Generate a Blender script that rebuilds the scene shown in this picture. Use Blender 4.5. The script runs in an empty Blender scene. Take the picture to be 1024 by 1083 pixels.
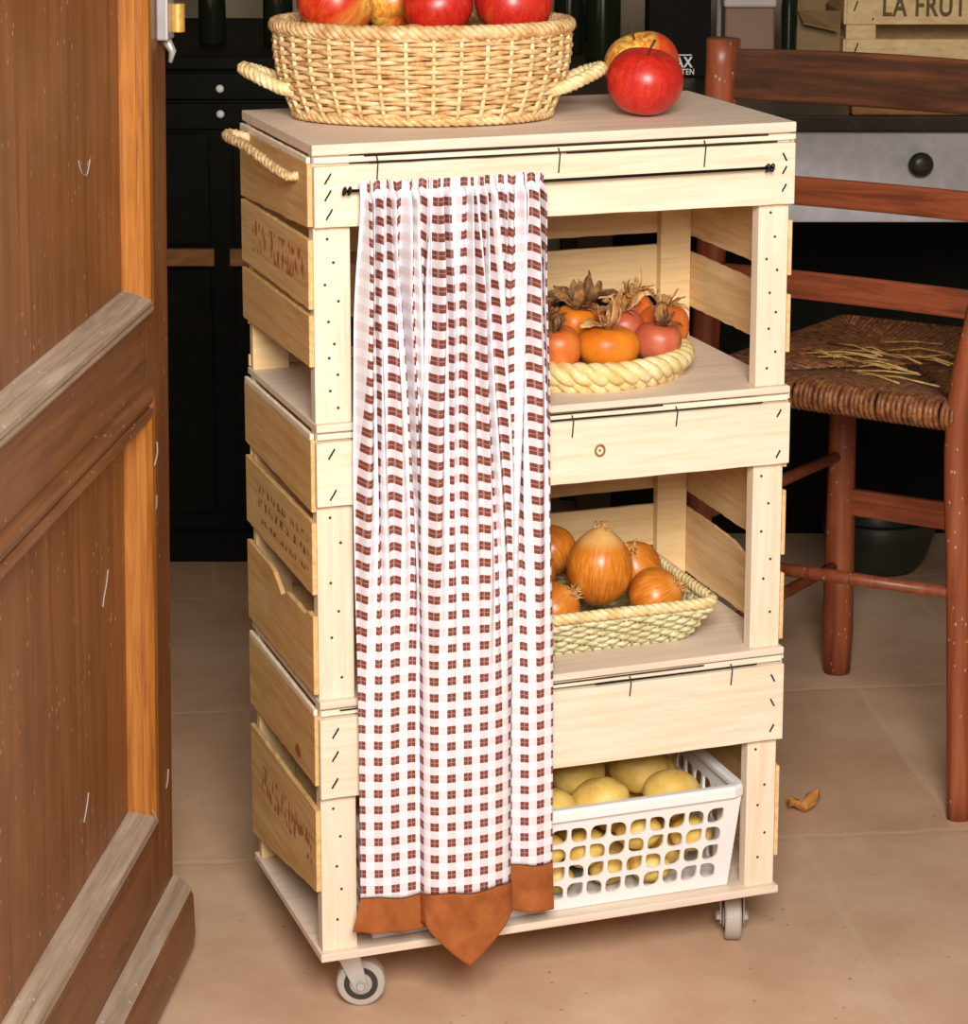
import bpy, bmesh, math, random
from mathutils import Vector, Matrix, noise
random.seed(7)
PI = math.pi
scene = bpy.context.scene
COL = scene.collection
sin, cos = math.sin, math.cos

def lin(r, g, b):
    f = lambda v: (v/255/12.92) if v/255 <= .04045 else ((v/255+.055)/1.055)**2.4
    return (f(r), f(g), f(b), 1)

# ------------------------------------------------------------------ room frame
YAW = .3371
T = Vector((cos(YAW), -sin(YAW), 0)); FW = Vector((sin(YAW), cos(YAW), 0))
def rm(x, y, z=0): return T*x + FW*y + Vector((0, 0, z))

# ------------------------------------------------------------------ mesh builder
class MB:
    def __init__(s): s.v = []; s.f = []; s.uv = {}
    def add(s, vs, fs):
        n = len(s.v); s.v += [Vector(v) for v in vs]; s.f += [tuple(i+n for i in f) for f in fs]; return n
    def box(s, a, b, M=None):
        (x0, y0, z0), (x1, y1, z1) = a, b
        vs = [(x0,y0,z0),(x1,y0,z0),(x1,y1,z0),(x0,y1,z0),(x0,y0,z1),(x1,y0,z1),(x1,y1,z1),(x0,y1,z1)]
        if M: vs = [M @ Vector(v) for v in vs]
        s.add(vs, [(0,3,2,1),(4,5,6,7),(0,1,5,4),(1,2,6,5),(2,3,7,6),(3,0,4,7)])
        return s
    def tube(s, pts, r, n=8, closed=False, caps=True, flat=1.0, up=None):
        pts = [Vector(p) for p in pts]; m = len(pts)
        rs = r if isinstance(r, (list, tuple)) else [r]*m
        prev = None; base = len(s.v)
        for i, p in enumerate(pts):
            if closed: t = pts[(i+1) % m]-pts[i-1]
            else: t = pts[min(i+1, m-1)]-pts[max(i-1, 0)]
            if t.length < 1e-9: t = Vector((0, 0, 1))
            t.normalize()
            if prev is None:
                u = Vector(up) if up else (Vector((0,0,1)) if abs(t.z) < .9 else Vector((1,0,0)))
            else: u = prev if not up else Vector(up)
            u = (u - t*u.dot(t)); u.normalize(); prev = u
            w = t.cross(u)
            for k in range(n):
                a = 2*PI*k/n
                s.v.append(p + (u*cos(a) + w*sin(a)*flat)*rs[i])
        for i in range(m if closed else m-1):
            j = (i+1) % m
            for k in range(n):
                l = (k+1) % n
                s.f.append((base+i*n+k, base+i*n+l, base+j*n+l, base+j*n+k))
        if caps and not closed:
            s.f.append(tuple(base+k for k in reversed(range(n)))); s.f.append(tuple(base+(m-1)*n+k for k in range(n)))
        return s
    def lathe(s, prof, n=24, M=None, lobe=None):
        base = len(s.v); M = M or Matrix.Identity(4)
        for (r, z) in prof:
            for k in range(n):
                a = 2*PI*k/n; q = 1+(lobe(a, z) if lobe else 0)
                s.v.append(M @ Vector((r*q*cos(a), r*q*sin(a), z)))
        for i in range(len(prof)-1):
            for k in range(n):
                l = (k+1) % n
                s.f.append((base+i*n+k, base+i*n+l, base+(i+1)*n+l, base+(i+1)*n+k))
        s.f.append(tuple(base+k for k in reversed(range(n))))
        s.f.append(tuple(base+(len(prof)-1)*n+k for k in range(n)))
        return s
    def grid(s, fn, nu, nv, uvf=None):
        base = len(s.v)
        for j in range(nv+1):
            for i in range(nu+1):
                s.v.append(Vector(fn(i/nu, j/nv)))
                if uvf: s.uv[len(s.v)-1] = uvf(i/nu, j/nv)
        for j in range(nv):
            for i in range(nu):
                a = base+j*(nu+1)+i
                s.f.append((a, a+1, a+nu+2, a+nu+1))
        return s
    def build(s, name, mat, parent=None, smooth=False, bevel=0, solid=0, local=False, seg=2, sub=0):
        me = bpy.data.meshes.new(name)
        off = Vector((0,0,0))
        if parent and not local:
            p = parent
            while p: off += p.location; p = p.parent
        me.from_pydata([tuple(v-off) for v in s.v], [], s.f)
        bm = bmesh.new(); bm.from_mesh(me); bmesh.ops.recalc_face_normals(bm, faces=bm.faces); bm.to_mesh(me); bm.free()
        if s.uv:
            ul = me.uv_layers.new(name='UVMap')
            for lp in me.loops: ul.data[lp.index].uv = s.uv.get(lp.vertex_index, (0, 0))
        if smooth:
            for p in me.polygons: p.use_smooth = True
        me.materials.append(mat)
        o = bpy.data.objects.new(name, me); COL.objects.link(o)
        if parent: o.parent = parent
        if solid:
            m = o.modifiers.new('s', 'SOLIDIFY'); m.thickness = solid; m.offset = 0
        if bevel:
            m = o.modifiers.new('b', 'BEVEL'); m.width = bevel; m.segments = seg; m.limit_method = 'ANGLE'
        if sub:
            m = o.modifiers.new('u', 'SUBSURF'); m.levels = sub; m.render_levels = sub
        return o

def tag(o, label=None, cat=None, group=None, kind=None):
    if label: o['label'] = label
    if cat: o['category'] = cat
    if group: o['group'] = group
    if kind: o['kind'] = kind
    return o
def empty(name, loc, rot=(0,0,0), **k):
    o = bpy.data.objects.new(name, None); o.empty_display_size = .02
    COL.objects.link(o); o.location = loc; o.rotation_euler = rot
    return tag(o, **k)
def copy_tree(o, parent=None):
    c = o.copy(); COL.objects.link(c)
    if parent: c.parent = parent
    for ch in list(o.children): copy_tree(ch, c)
    return c
def smoothpath(pts, k=8, closed=False):
    P = [Vector(p) for p in pts]; n = len(P); out = []
    for i in range(n if closed else n-1):
        g = (lambda j: P[j % n]) if closed else (lambda j: P[max(0, min(n-1, j))])
        a, b, c, d = g(i-1), g(i), g(i+1), g(i+2)
        for q in range(k):
            t = q/k
            out.append(.5*((2*b)+(c-a)*t+(2*a-5*b+4*c-d)*t*t+(3*b-a-3*c+d)*t**3))
    if not closed: out.append(P[-1])
    return out
def rope(mb, path, R, r, strands=3, turns=8, closed=False, n=6, flat=1.0, squash=1.0):
    path = [Vector(p) for p in path]; m = len(path)
    frames = []; prev = None
    for i in range(m):
        t = (path[(i+1) % m]-path[i-1]) if closed else (path[min(i+1, m-1)]-path[max(i-1, 0)])
        t.normalize()
        u = Vector((0,0,1)) if abs(t.z) < .95 else Vector((1,0,0))
        u = (u-t*u.dot(t)).normalized(); frames.append((u, t.cross(u)))
    for s_ in range(strands):
        pts = []
        for i in range(m):
            a = 2*PI*(turns*i/(m if closed else m-1)+s_/strands)
            u, w = frames[i]
            pts.append(path[i]+u*R*cos(a)*squash+w*R*sin(a))
        mb.tube(pts, r, n, closed=closed, flat=flat)
    return mb

# ------------------------------------------------------------------ materials
class NT:
    def __init__(s, name):
        s.m = bpy.data.materials.new(name); s.m.use_nodes = True
        s.t = s.m.node_tree; s.n = s.t.nodes; s.l = s.t.links
        s.b = s.n['Principled BSDF']
    def node(s, typ, **k):
        nd = s.n.new(typ)
        for a, v in k.items(): setattr(nd, a, v)
        return nd
    def link(s, a, b): s.l.new(a, b)
    def coord(s, scale=(1,1,1), kind='Object', rot=(0,0,0), loc=(0,0,0)):
        tc = s.node('ShaderNodeTexCoord'); mp = s.node('ShaderNodeMapping')
        mp.inputs['Scale'].default_value = scale; mp.inputs['Rotation'].default_value = rot; mp.inputs['Location'].default_value = loc
        s.link(tc.outputs[kind], mp.inputs[0]); return mp.outputs[0]
    def noise(s, vec, scale=1, detail=4, rough=.6, dist=0):
        nz = s.node('ShaderNodeTexNoise'); nz.inputs['Scale'].default_value = scale; nz.inputs['Detail'].default_value = detail
        nz.inputs['Roughness'].default_value = rough; nz.inputs['Distortion'].default_value = dist
        s.link(vec, nz.inputs['Vector']); return nz.outputs['Fac']
    def ramp(s, fac, stops, interp='LINEAR'):
        r = s.node('ShaderNodeValToRGB'); r.color_ramp.interpolation = interp
        e = r.color_ramp.elements
        while len(e) < len(stops): e.new(.5)
        for i, (p, c) in enumerate(stops): e[i].position = p; e[i].color = c if len(c) == 4 else (*c, 1)
        s.link(fac, r.inputs[0]); return r.outputs[0]
    def mix(s, fac, a, b, mode='MIX'):
        m = s.node('ShaderNodeMix', data_type='RGBA', blend_type=mode)
        for sock, v in ((m.inputs[0], fac), (m.inputs[6], a), (m.inputs[7], b)):
            if hasattr(v, 'links'): s.link(v, sock)
            else: sock.default_value = v
        return m.outputs[2]
    def math(s, op, a, b=0, c=None):
        m = s.node('ShaderNodeMath', operation=op)
        for i, v in enumerate((a, b) if c is None else (a, b, c)):
            if hasattr(v, 'links'): s.link(v, m.inputs[i])
            else: m.inputs[i].default_value = v
        return m.outputs[0]
    def out(s, col, rough=.6, bump=None, bs=.2, bd=.001, spec=.5, metal=0, coat=0, sss=0):
        if hasattr(col, 'links'): s.link(col, s.b.inputs['Base Color'])
        else: s.b.inputs['Base Color'].default_value = col
        if hasattr(rough, 'links'): s.link(rough, s.b.inputs['Roughness'])
        else: s.b.inputs['Roughness'].default_value = rough
        s.b.inputs['Specular IOR Level'].default_value = spec
        s.b.inputs['Metallic'].default_value = metal
        s.b.inputs['Coat Weight'].default_value = coat
        s.b.inputs['Coat Roughness'].default_value = .15
        if sss:
            s.b.inputs['Subsurface Weight'].default_value = sss; s.b.inputs['Subsurface Radius'].default_value = (.01, .004, .002)
        if bump is not None:
            bp = s.node('ShaderNodeBump'); bp.inputs['Strength'].default_value = bs; bp.inputs['Distance'].default_value = bd
            s.link(bump, bp.inputs['Height']); s.link(bp.outputs[0], s.b.inputs['Normal'])
        return s.m

def wood(name, dark, mid, light, axis='x', grain=120, rough=.65, knots=None, bump=.25, blotch=.5, spec=.3, coat=0, specks=0):
    w = NT(name)
    sc = {'x': (.06, 1, 1), 'y': (1, .06, 1), 'z': (1, 1, .06), 'b': None}[axis]
    if axis == 'b':
        mp = w.node('ShaderNodeMapping'); mp.inputs['Scale'].default_value = (.06,1,1)
        w.link(w.coord((1,1,1), rot=(0,0,math.radians(49.5))), mp.inputs[0]); v = mp.outputs[0]
    else: v = w.coord(sc)
    g = w.noise(v, grain, 5, .65, .6)
    col = w.ramp(g, [(.3, dark), (.5, mid), (.7, light)])
    b = w.noise(w.coord((1,1,1)), 9, 3, .6)
    col = w.mix(w.math('MULTIPLY', w.ramp(b, [(.42, (0,0,0)), (.7, (1,1,1))]), blotch), col, dark)
    if knots:
        vo = w.node('ShaderNodeTexVoronoi'); vo.inputs['Scale'].default_value = knots
        w.link(w.coord((1,1,1)), vo.inputs['Vector'])
        k = w.ramp(vo.outputs['Distance'], [(.05, (1,1,1)), (.11, (0,0,0))])
        col = w.mix(k, col, lin(150, 96, 50))
    if specks:
        vo = w.node('ShaderNodeTexVoronoi'); vo.inputs['Scale'].default_value = specks; vo.inputs['Randomness'].default_value = 1
        w.link(w.coord((1,1,.55)), vo.inputs['Vector'])
        k = w.ramp(vo.outputs['Distance'], [(.10, (1,1,1)), (.16, (0,0,0))])
        k2 = w.ramp(w.noise(w.coord((1,1,1)), 14, 3, .7), [(.46, (0,0,0)), (.56, (1,1,1))])
        sv = w.noise(w.coord((1,1,.35)), 70, 3, .7)
        k3 = w.ramp(sv, [(.69, (0,0,0)), (.74, (1,1,1))])
        k = w.math('MAXIMUM', k, w.math('MULTIPLY', k3, .5))
        col = w.mix(w.math('MULTIPLY', k, w.math('MULTIPLY', k2, .6)), col, lin(205, 195, 185))
    return w.out(col, rough, g, bump, .0006, spec, coat=coat)

M = {}
cream = (lin(226,203,172), lin(236,217,192), lin(241,226,206))
M['front_wood'] = wood('pale_crate_wood_horizontal', *cream, 'x', 140, blotch=.25)
M['post_wood'] = wood('pale_crate_wood_vertical', *cream, 'z', 140, blotch=.25)
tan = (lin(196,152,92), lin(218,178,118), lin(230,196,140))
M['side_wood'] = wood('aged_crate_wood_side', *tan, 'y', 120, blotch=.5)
M['side_pale'] = wood('paler_crate_wood_side', lin(208,166,112), lin(228,192,140), lin(238,210,164), 'y', 120, blotch=.4)
M['back_wood'] = wood('aged_crate_wood_back', lin(222,186,132), lin(234,202,150), lin(240,214,168), 'x', 120, blotch=.3)
M['knot_wood'] = wood('dark_knot_wood', lin(120,72,30), lin(160,104,50), lin(180,125,70), 'y', 90)
M['board_top'] = wood('pale_board', lin(218,196,174), lin(230,210,190), lin(238,222,204), 'x', 90, blotch=.25, bump=.1)
M['board_edge'] = wood('board_light', lin(228,214,186), lin(240,228,204), lin(246,238,218), 'x', 140)

def stamped(name, ink, rows, thr):
    w = NT(name)
    v = w.coord((1, .06, 1)); g = w.noise(v, 120, 5, .65, .6)
    col = w.ramp(g, [(.3, tan[0]), (.5, tan[1]), (.7, tan[2])])
    b = w.noise(w.coord((1, 60, 60)), 1.0, 2, .6)
    tc = w.node('ShaderNodeTexCoord'); sx = w.node('ShaderNodeSeparateXYZ'); w.link(tc.outputs['Object'], sx.inputs[0])
    band = None
    for (z0, z1) in rows:
        q = w.math('MULTIPLY', w.math('GREATER_THAN', sx.outputs[2], z0), w.math('LESS_THAN', sx.outputs[2], z1))
        band = q if band is None else w.math('ADD', band, q)
    yy = w.math('MULTIPLY', w.math('GREATER_THAN', sx.outputs[1], -.115), w.math('LESS_THAN', sx.outputs[1], .085))
    letters = w.noise(w.coord((1, 130, 70)), 1.0, 1, .5)
    k = w.math('MULTIPLY', w.math('MULTIPLY', band, yy), w.ramp(letters, [(thr, (0,0,0)), (thr+.06, (1,1,1))]))
    col = w.mix(w.math('MULTIPLY', k, .75), col, ink)
    return w.out(col, .65, g, .25, .0006, .3)
M['stamp_red_upper'] = stamped('crate_wood_red_stamp_upper', lin(165,70,50), [(.762,.795)], .50)
M['stamp_red_lower'] = stamped('crate_wood_red_stamp_lower', lin(150,66,46), [(.172,.205)], .50)
M['stamp_black'] = stamped('crate_wood_black_stamp', lin(70,52,40), [(.508,.516),(.492,.501),(.476,.482)], .52)

def plain(name, col, rough=.5, metal=0, spec=.5, var=0, scale=30, coat=0, bump=0):
    w = NT(name)
    g = w.noise(w.coord(), scale, 4, .6)
    if var:
        a = tuple(c*(1-var) for c in col[:3])+(1,); b = tuple(min(1, c*(1+var)) for c in col[:3])+(1,)
        c = w.ramp(g, [(.3, a), (.7, b)])
    else: c = col
    return w.out(c, rough, g if bump else None, bump, .001, spec, metal, coat)
M['iron'] = plain('black_iron', lin(32,28,26), .45, .6)
M['nail'] = plain('dark_nail_head', lin(70,50,36), .5, .3)
M['steel'] = plain('galvanised_steel', lin(196,194,192), .35, .55, var=.1)
M['rubber'] = plain('grey_caster_rubber', lin(178,168,158), .55, 0, var=.08)
M['rubber_dark'] = plain('dark_caster_core', lin(52,48,42), .6)
M['white_plastic'] = plain('white_plastic', lin(240,238,236), .35, 0, .5)
M['straw'] = None

def strawmat(name, a, b, c, sc=60):
    w = NT(name); g = w.noise(w.coord((1,1,1)), sc, 4, .7)
    h = w.noise(w.coord((1,1,1)), 380, 2, .6)
    col = w.ramp(g, [(.32, a), (.5, b), (.66, c)])
    return w.out(col, .45, h, .3, .0006, .4)
M['wicker'] = strawmat('golden_wicker', lin(184,132,76), lin(215,176,122), lin(234,206,160), 70)
M['wicker_pale'] = strawmat('pale_wicker', lin(208,172,108), lin(230,206,150), lin(242,226,184), 60)
M['plait'] = strawmat('pale_palm_plait', lin(214,180,110), lin(232,208,146), lin(242,226,180), 50)
M['reed'] = strawmat('grey_green_reed', lin(186,178,130), lin(214,205,160), lin(232,224,190), 80)
M['rope'] = strawmat('sisal_rope', lin(178,140,90), lin(212,180,130), lin(232,208,165), 120)
M['rush'] = strawmat('brown_rush', lin(84,50,28), lin(128,78,46), lin(166,112,70), 90)
M['straw_loose'] = strawmat('loose_straw', lin(150,110,50), lin(190,150,84), lin(214,180,120), 90)

# gingham by cloth coordinates
w = NT('brown_white_gingham')
tc = w.node('ShaderNodeTexCoord'); sx = w.node('ShaderNodeSeparateXYZ'); w.link(tc.outputs['UV'], sx.inputs[0])
def stripe(s_):
    f = w.math('FRACT', s_); return w.math('LESS_THAN', f, .50), w.math('ABSOLUTE', w.math('SUBTRACT', f, .25))
su, cu = stripe(sx.outputs[0]); sv, cv = stripe(sx.outputs[1])
both = w.math('MULTIPLY', su, sv)
either = w.math('SUBTRACT', w.math('ADD', su, sv), both)
cross = w.math('MAXIMUM', w.math('LESS_THAN', cu, .028), w.math('LESS_THAN', cv, .028))
white, pink, brown = lin(236,235,241), lin(228,219,224), lin(128,66,50)
col = w.mix(either, white, pink)
col = w.mix(w.math('MULTIPLY', su, .10), col, lin(205,160,155))
bn = w.mix(w.math('MULTIPLY', cross, .25), brown, pink)
col = w.mix(both, col, bn)
h = w.noise(w.coord((1,1,1)), 900, 2, .5)
M['gingham'] = w.out(col, .85, h, .3, .0004, .15)
w = NT('rust_brown_cotton')
h = w.noise(w.coord((1,1,1)), 700, 2, .5); g = w.noise(w.coord(), 40, 4, .6)
M['hem'] = w.out(w.ramp(g, [(.3, lin(140,76,36)), (.7, lin(172,100,54))]), .85, h, .35, .0004, .15)

# fruit
def apple_mat(name, red, red2, yellow, amount):
    w = NT(name)
    v = w.coord((1,1,.22)); st = w.noise(v, 160, 4, .7)
    c = w.ramp(st, [(.35, red), (.62, red2)])
    big = w.noise(w.coord((1,1,.6), loc=(amount*3,1,0)), 16, 2, .5)
    k = w.ramp(big, [(amount, (0,0,0)), (amount+.13, (1,1,1))])
    yy = w.mix(w.ramp(st, [(.45, (0,0,0)), (.6, (1,1,1))]), yellow, lin(226,120,40))
    c = w.mix(k, c, yy)
    vo = w.node('ShaderNodeTexVoronoi'); vo.inputs['Scale'].default_value = 260
    w.link(w.coord(), vo.inputs['Vector'])
    c = w.mix(w.math('MULTIPLY', w.ramp(vo.outputs['Distance'], [(.12, (1,1,1)), (.2, (0,0,0))]), .14), c, lin(236,180,110))
    return w.out(c, .36, spec=.5, coat=.08)
M['apple_red'] = apple_mat('red_apple_skin', lin(178,26,20), lin(202,46,32), lin(236,150,60), .62)
M['apple_cheek'] = apple_mat('yellow_cheeked_apple_skin', lin(196,44,20), lin(220,84,36), lin(246,206,90), .40)
M['apple_mix'] = apple_mat('red_yellow_apple_skin', lin(186,32,16), lin(214,74,32), lin(244,200,90), .50)
M['apple_gold'] = apple_mat('orange_yellow_apple_skin', lin(210,70,24), lin(230,120,40), lin(246,206,90), .44)
M['stem'] = plain('dry_stem', lin(70,48,26), .8)
def persim(name, a, b, c):
    w = NT(name); g = w.noise(w.coord(), 24, 3, .6); s2 = w.noise(w.coord(), 300, 2, .6)
    col = w.ramp(g, [(.3, a), (.5, b), (.7, c)])
    return w.out(col, w.math('ADD', w.math('MULTIPLY', s2, .25), .28), s2, .08, .0005, .45)
M['persim_orange'] = persim('orange_persimmon_skin', lin(206,96,20), lin(226,130,30), lin(232,150,50))
M['persim_red'] = persim('red_persimmon_skin', lin(178,78,52), lin(196,96,66), lin(208,118,82))
M['persim_mid'] = persim('red_orange_persimmon_skin', lin(194,84,34), lin(212,106,44), lin(222,132,60))
w = NT('tan_persimmon_calyx'); g = w.noise(w.coord(), 60, 4, .7)
M['calyx_tan'] = w.out(w.ramp(g, [(.32, lin(120,74,40)), (.5, lin(190,138,80)), (.66, lin(222,182,120))]), .7, g, .5, .002)
w = NT('dried_persimmon_calyx'); g = w.noise(w.coord(), 60, 4, .7)
M['calyx'] = w.out(w.ramp(g, [(.32, lin(60,34,24)), (.5, lin(128,84,46)), (.66, lin(188,142,80))]), .7, g, .5, .002)
w = NT('onion_skin')
tc = w.node('ShaderNodeTexCoord'); sx = w.node('ShaderNodeSeparateXYZ'); w.link(tc.outputs['Object'], sx.inputs[0])
ang = w.math('ARCTAN2', sx.outputs[1], sx.outputs[0]); cmb = w.node('ShaderNodeCombineXYZ')
w.link(w.math('MULTIPLY', ang, 4), cmb.inputs[0]); w.link(w.math('MULTIPLY', sx.outputs[2], 14), cmb.inputs[1])
g = w.noise(cmb.outputs[0], 3.2, 4, .7); g2 = w.noise(w.coord(), 26, 4, .6)
c1 = w.ramp(g, [(.3, lin(178,88,20)), (.5, lin(212,124,36)), (.7, lin(230,156,66))])
c2 = w.mix(w.ramp(sx.outputs[2], [(.0, (0,0,0)), (.024, (0,0,0)), (.034, (1,1,1))]), c1, lin(226,176,104))
c2 = w.mix(w.math('MULTIPLY', w.ramp(g2, [(.5, (0,0,0)), (.65, (1,1,1))]), .45), c2, lin(150,70,18))
M['onion'] = w.out(c2, .33, g, .12, .0004, .5, coat=.0)
M['onion_neck'] = strawmat('papery_onion_neck', lin(150,96,44), lin(196,146,84), lin(222,186,130), 140)
w = NT('potato_skin'); g = w.noise(w.coord(), 30, 5, .65); s2 = w.noise(w.coord(), 200, 3, .7)
c = w.ramp(g, [(.3, lin(206,164,74)), (.5, lin(228,190,98)), (.7, lin(236,206,126))])
vo = w.node('ShaderNodeTexVoronoi'); vo.inputs['Scale'].default_value = 70; w.link(w.coord(), vo.inputs['Vector'])
c = w.mix(w.math('MULTIPLY', w.ramp(vo.outputs['Distance'], [(.05, (1,1,1)), (.12, (0,0,0))]), .5), c, lin(150,104,50))
M['potato'] = w.out(c, .5, s2, .2, .0008, .4)

# floor: big terracotta tiles in running bond
w = NT('pale_terracotta_tiles')
A = math.radians(13.3)
tc = w.node('ShaderNodeTexCoord'); sx = w.node('ShaderNodeSeparateXYZ'); w.link(tc.outputs['Object'], sx.inputs[0])
X, Y = sx.outputs[0], sx.outputs[1]
U = w.math('SUBTRACT', w.math('MULTIPLY', X, cos(A)), w.math('MULTIPLY', Y, sin(A)))
V = w.math('ADD', w.math('MULTIPLY', X, sin(A)), w.math('MULTIPLY', Y, cos(A)))
wob = w.math('MULTIPLY', w.math('SUBTRACT', w.noise(w.coord(), 9, 3, .6), .5), .022)
V = w.math('ADD', V, wob); U = w.math('ADD', U, wob)
vr = w.math('DIVIDE', w.math('ADD', V, 4.945), .488); row = w.math('FLOOR', vr); fv = w.math('FRACT', vr)
ur = w.math('DIVIDE', w.math('SUBTRACT', w.math('SUBTRACT', U, .586-10*.42-10*.19*1), w.math('MULTIPLY', row, .19)), .42)
fu = w.math('FRACT', ur); cell = w.math('ADD', w.math('MULTIPLY', row, 17.3), w.math('FLOOR', ur))
edge = w.math('MINIMUM', w.math('MULTIPLY', w.math('MINIMUM', fu, w.math('SUBTRACT', 1, fu)), .42), w.math('MULTIPLY', w.math('MINIMUM', fv, w.math('SUBTRACT', 1, fv)), .488))
grout = w.ramp(w.math('MULTIPLY', edge, 100), [(.25, (1,1,1)), (.75, (0,0,0))])
wn = w.node('ShaderNodeTexWhiteNoise', noise_dimensions='1D'); w.link(cell, wn.inputs['W'])
g = w.noise(w.coord(), 5, 5, .65); g2 = w.noise(w.coord((1,1,1)), 60, 4, .7)
c = w.ramp(g, [(.3, lin(194,156,126)), (.5, lin(213,177,147)), (.72, lin(227,196,168))])
c = w.mix(w.math('MULTIPLY', g2, .35), c, lin(202,166,136))
c = w.mix(w.math('MULTIPLY', wn.outputs['Value'], .22), c, lin(180,134,104))
vo = w.node('ShaderNodeTexVoronoi'); vo.inputs['Scale'].default_value = 45; w.link(w.coord(), vo.inputs['Vector'])
sp = w.math('MULTIPLY', w.ramp(vo.outputs['Distance'], [(.06, (1,1,1)), (.12, (0,0,0))]), w.ramp(w.noise(w.coord(), 6, 2, .5), [(.5, (0,0,0)), (.6, (1,1,1))]))
c = w.mix(w.math('MULTIPLY', sp, .6), c, lin(110,78,54))
c = w.mix(w.math('MULTIPLY', grout, .5), c, lin(214,184,152))
M['floor'] = w.out(c, .5, w.math('ADD', w.math('MULTIPLY', grout, -1), g2), .25, .0015, .35)

M['wall'] = plain('dim_grey_plaster', lin(150,134,112), .9, var=.2, scale=6, bump=.3)
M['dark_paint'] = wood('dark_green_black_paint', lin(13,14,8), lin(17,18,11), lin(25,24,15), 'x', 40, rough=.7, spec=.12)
M['rail_wood'] = wood('brown_rail_wood', lin(126,86,48), lin(150,104,60), lin(168,120,74), 'x', 80)
M['door_wood'] = wood('brown_varnished_door', lin(104,62,32), lin(134,84,46), lin(152,100,58), 'z', 55, rough=.42, blotch=.45, specks=105, spec=.45)
M['door_rail'] = wood('brown_varnished_door_rail', lin(104,62,34), lin(132,84,48), lin(148,98,60), 'x', 55, rough=.42, blotch=.45, specks=105, spec=.45)
M['door_orange'] = wood('orange_varnished_moulding', lin(128,72,26), lin(168,104,42), lin(186,124,58), 'z', 120, rough=.35, blotch=.2, spec=.5)
M['door_dusty'] = wood('dusty_moulding', lin(138,116,96), lin(166,144,124), lin(190,170,150), 'x', 90, rough=.75, blotch=.4, specks=90)
M['chair_wood'] = wood('reddish_brown_chair_wood', lin(104,48,26), lin(142,72,42), lin(162,90,54), 'z', 60, rough=.4, blotch=.4, specks=120, spec=.5)
M['chair_slat'] = wood('reddish_brown_chair_slat', lin(98,46,26), lin(138,70,42), lin(158,86,54), 'b', 90, rough=.4, blotch=.25, spec=.5)
M['chair_slat_shaded'] = wood('shaded_brown_chair_slat', lin(50,30,18), lin(78,46,28), lin(112,64,38), 'b', 70, rough=.4, blotch=.5, spec=.5)  # top slat: shading put into a darker copy of the slat brown
M['table_top'] = wood('dark_table_top', lin(34,26,16), lin(50,38,24), lin(70,54,36), 'x', 50, rough=.4)
M['apron'] = plain('grey_painted_apron', lin(190,186,188), .6, var=.1, scale=60)
M['knob_dark'] = plain('dark_wood_knob', lin(44,42,28), .35)
M['knob_white'] = plain('white_porcelain_knob', lin(240,238,230), .2)
M['bottle'] = plain('dark_green_glass', lin(26,32,20), .12, coat=.5)
M['brass'] = plain('worn_brass', lin(212,168,88), .4, .35, var=.2, scale=200)
M['cardboard'] = plain('brown_cardboard', lin(140,112,74), .8, var=.15)
M['pinkbrown'] = plain('pinkish_brown_tin', lin(136,98,80), .55, var=.1)
M['greywhite'] = plain('greyish_white_lid', lin(186,174,168), .5, var=.08)
M['greymetal'] = plain('grey_post_paint', lin(132,132,126), .5, var=.1)
M['black'] = plain('black_card', lin(20,18,15), .85, spec=.15)
M['white_ink'] = plain('white_print', lin(225,220,215), .6)
M['ink'] = plain('dark_olive_stencil_ink', lin(96,80,44), .8, var=.25, scale=300)
M['leaf'] = plain('dry_orange_leaf', lin(206,140,72), .6, var=.2, scale=120)
M['cobweb'] = plain('pale_web_thread', lin(170,158,148), .8)

# ------------------------------------------------------------------ setting
bm_ = MB()
bm_.add([rm(-2.2,-3.6), rm(2.4,-3.6), rm(2.4,2.3), rm(-2.2,2.3), rm(-2.2,-3.6,-.05), rm(2.4,-3.6,-.05), rm(2.4,2.3,-.05), rm(-2.2,2.3,-.05)],
        [(0,1,2,3),(7,6,5,4),(0,4,5,1),(1,5,6,2),(2,6,7,3),(3,7,4,0)])
tag(bm_.build('floor', M['floor']), kind='structure')
def slab(name, x0, x1, y0, y1, z0, z1, mat):
    m = MB(); vs = [rm(x, y, z) for z in (z0, z1) for (x, y) in ((x0,y0),(x1,y0),(x1,y1),(x0,y1))]
    m.add(vs, [(0,3,2,1),(4,5,6,7),(0,1,5,4),(1,2,6,5),(2,3,7,6),(3,0,4,7)])
    return tag(m.build(name, mat), kind='structure')
slab('wall_back', -1.3, 2.4, 2.3, 2.45, -.05, 2.5, M['wall'])
slab('wall_left', -1.3, -1.15, -.5, 2.3, 0, 2.5, M['wall'])
slab('wall_right', 2.25, 2.4, -.5, 2.3, 0, 2.5, M['wall'])
slab('ceiling', -1.3, 2.4, -.5, 2.45, 2.5, 2.6, M['wall'])

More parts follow.
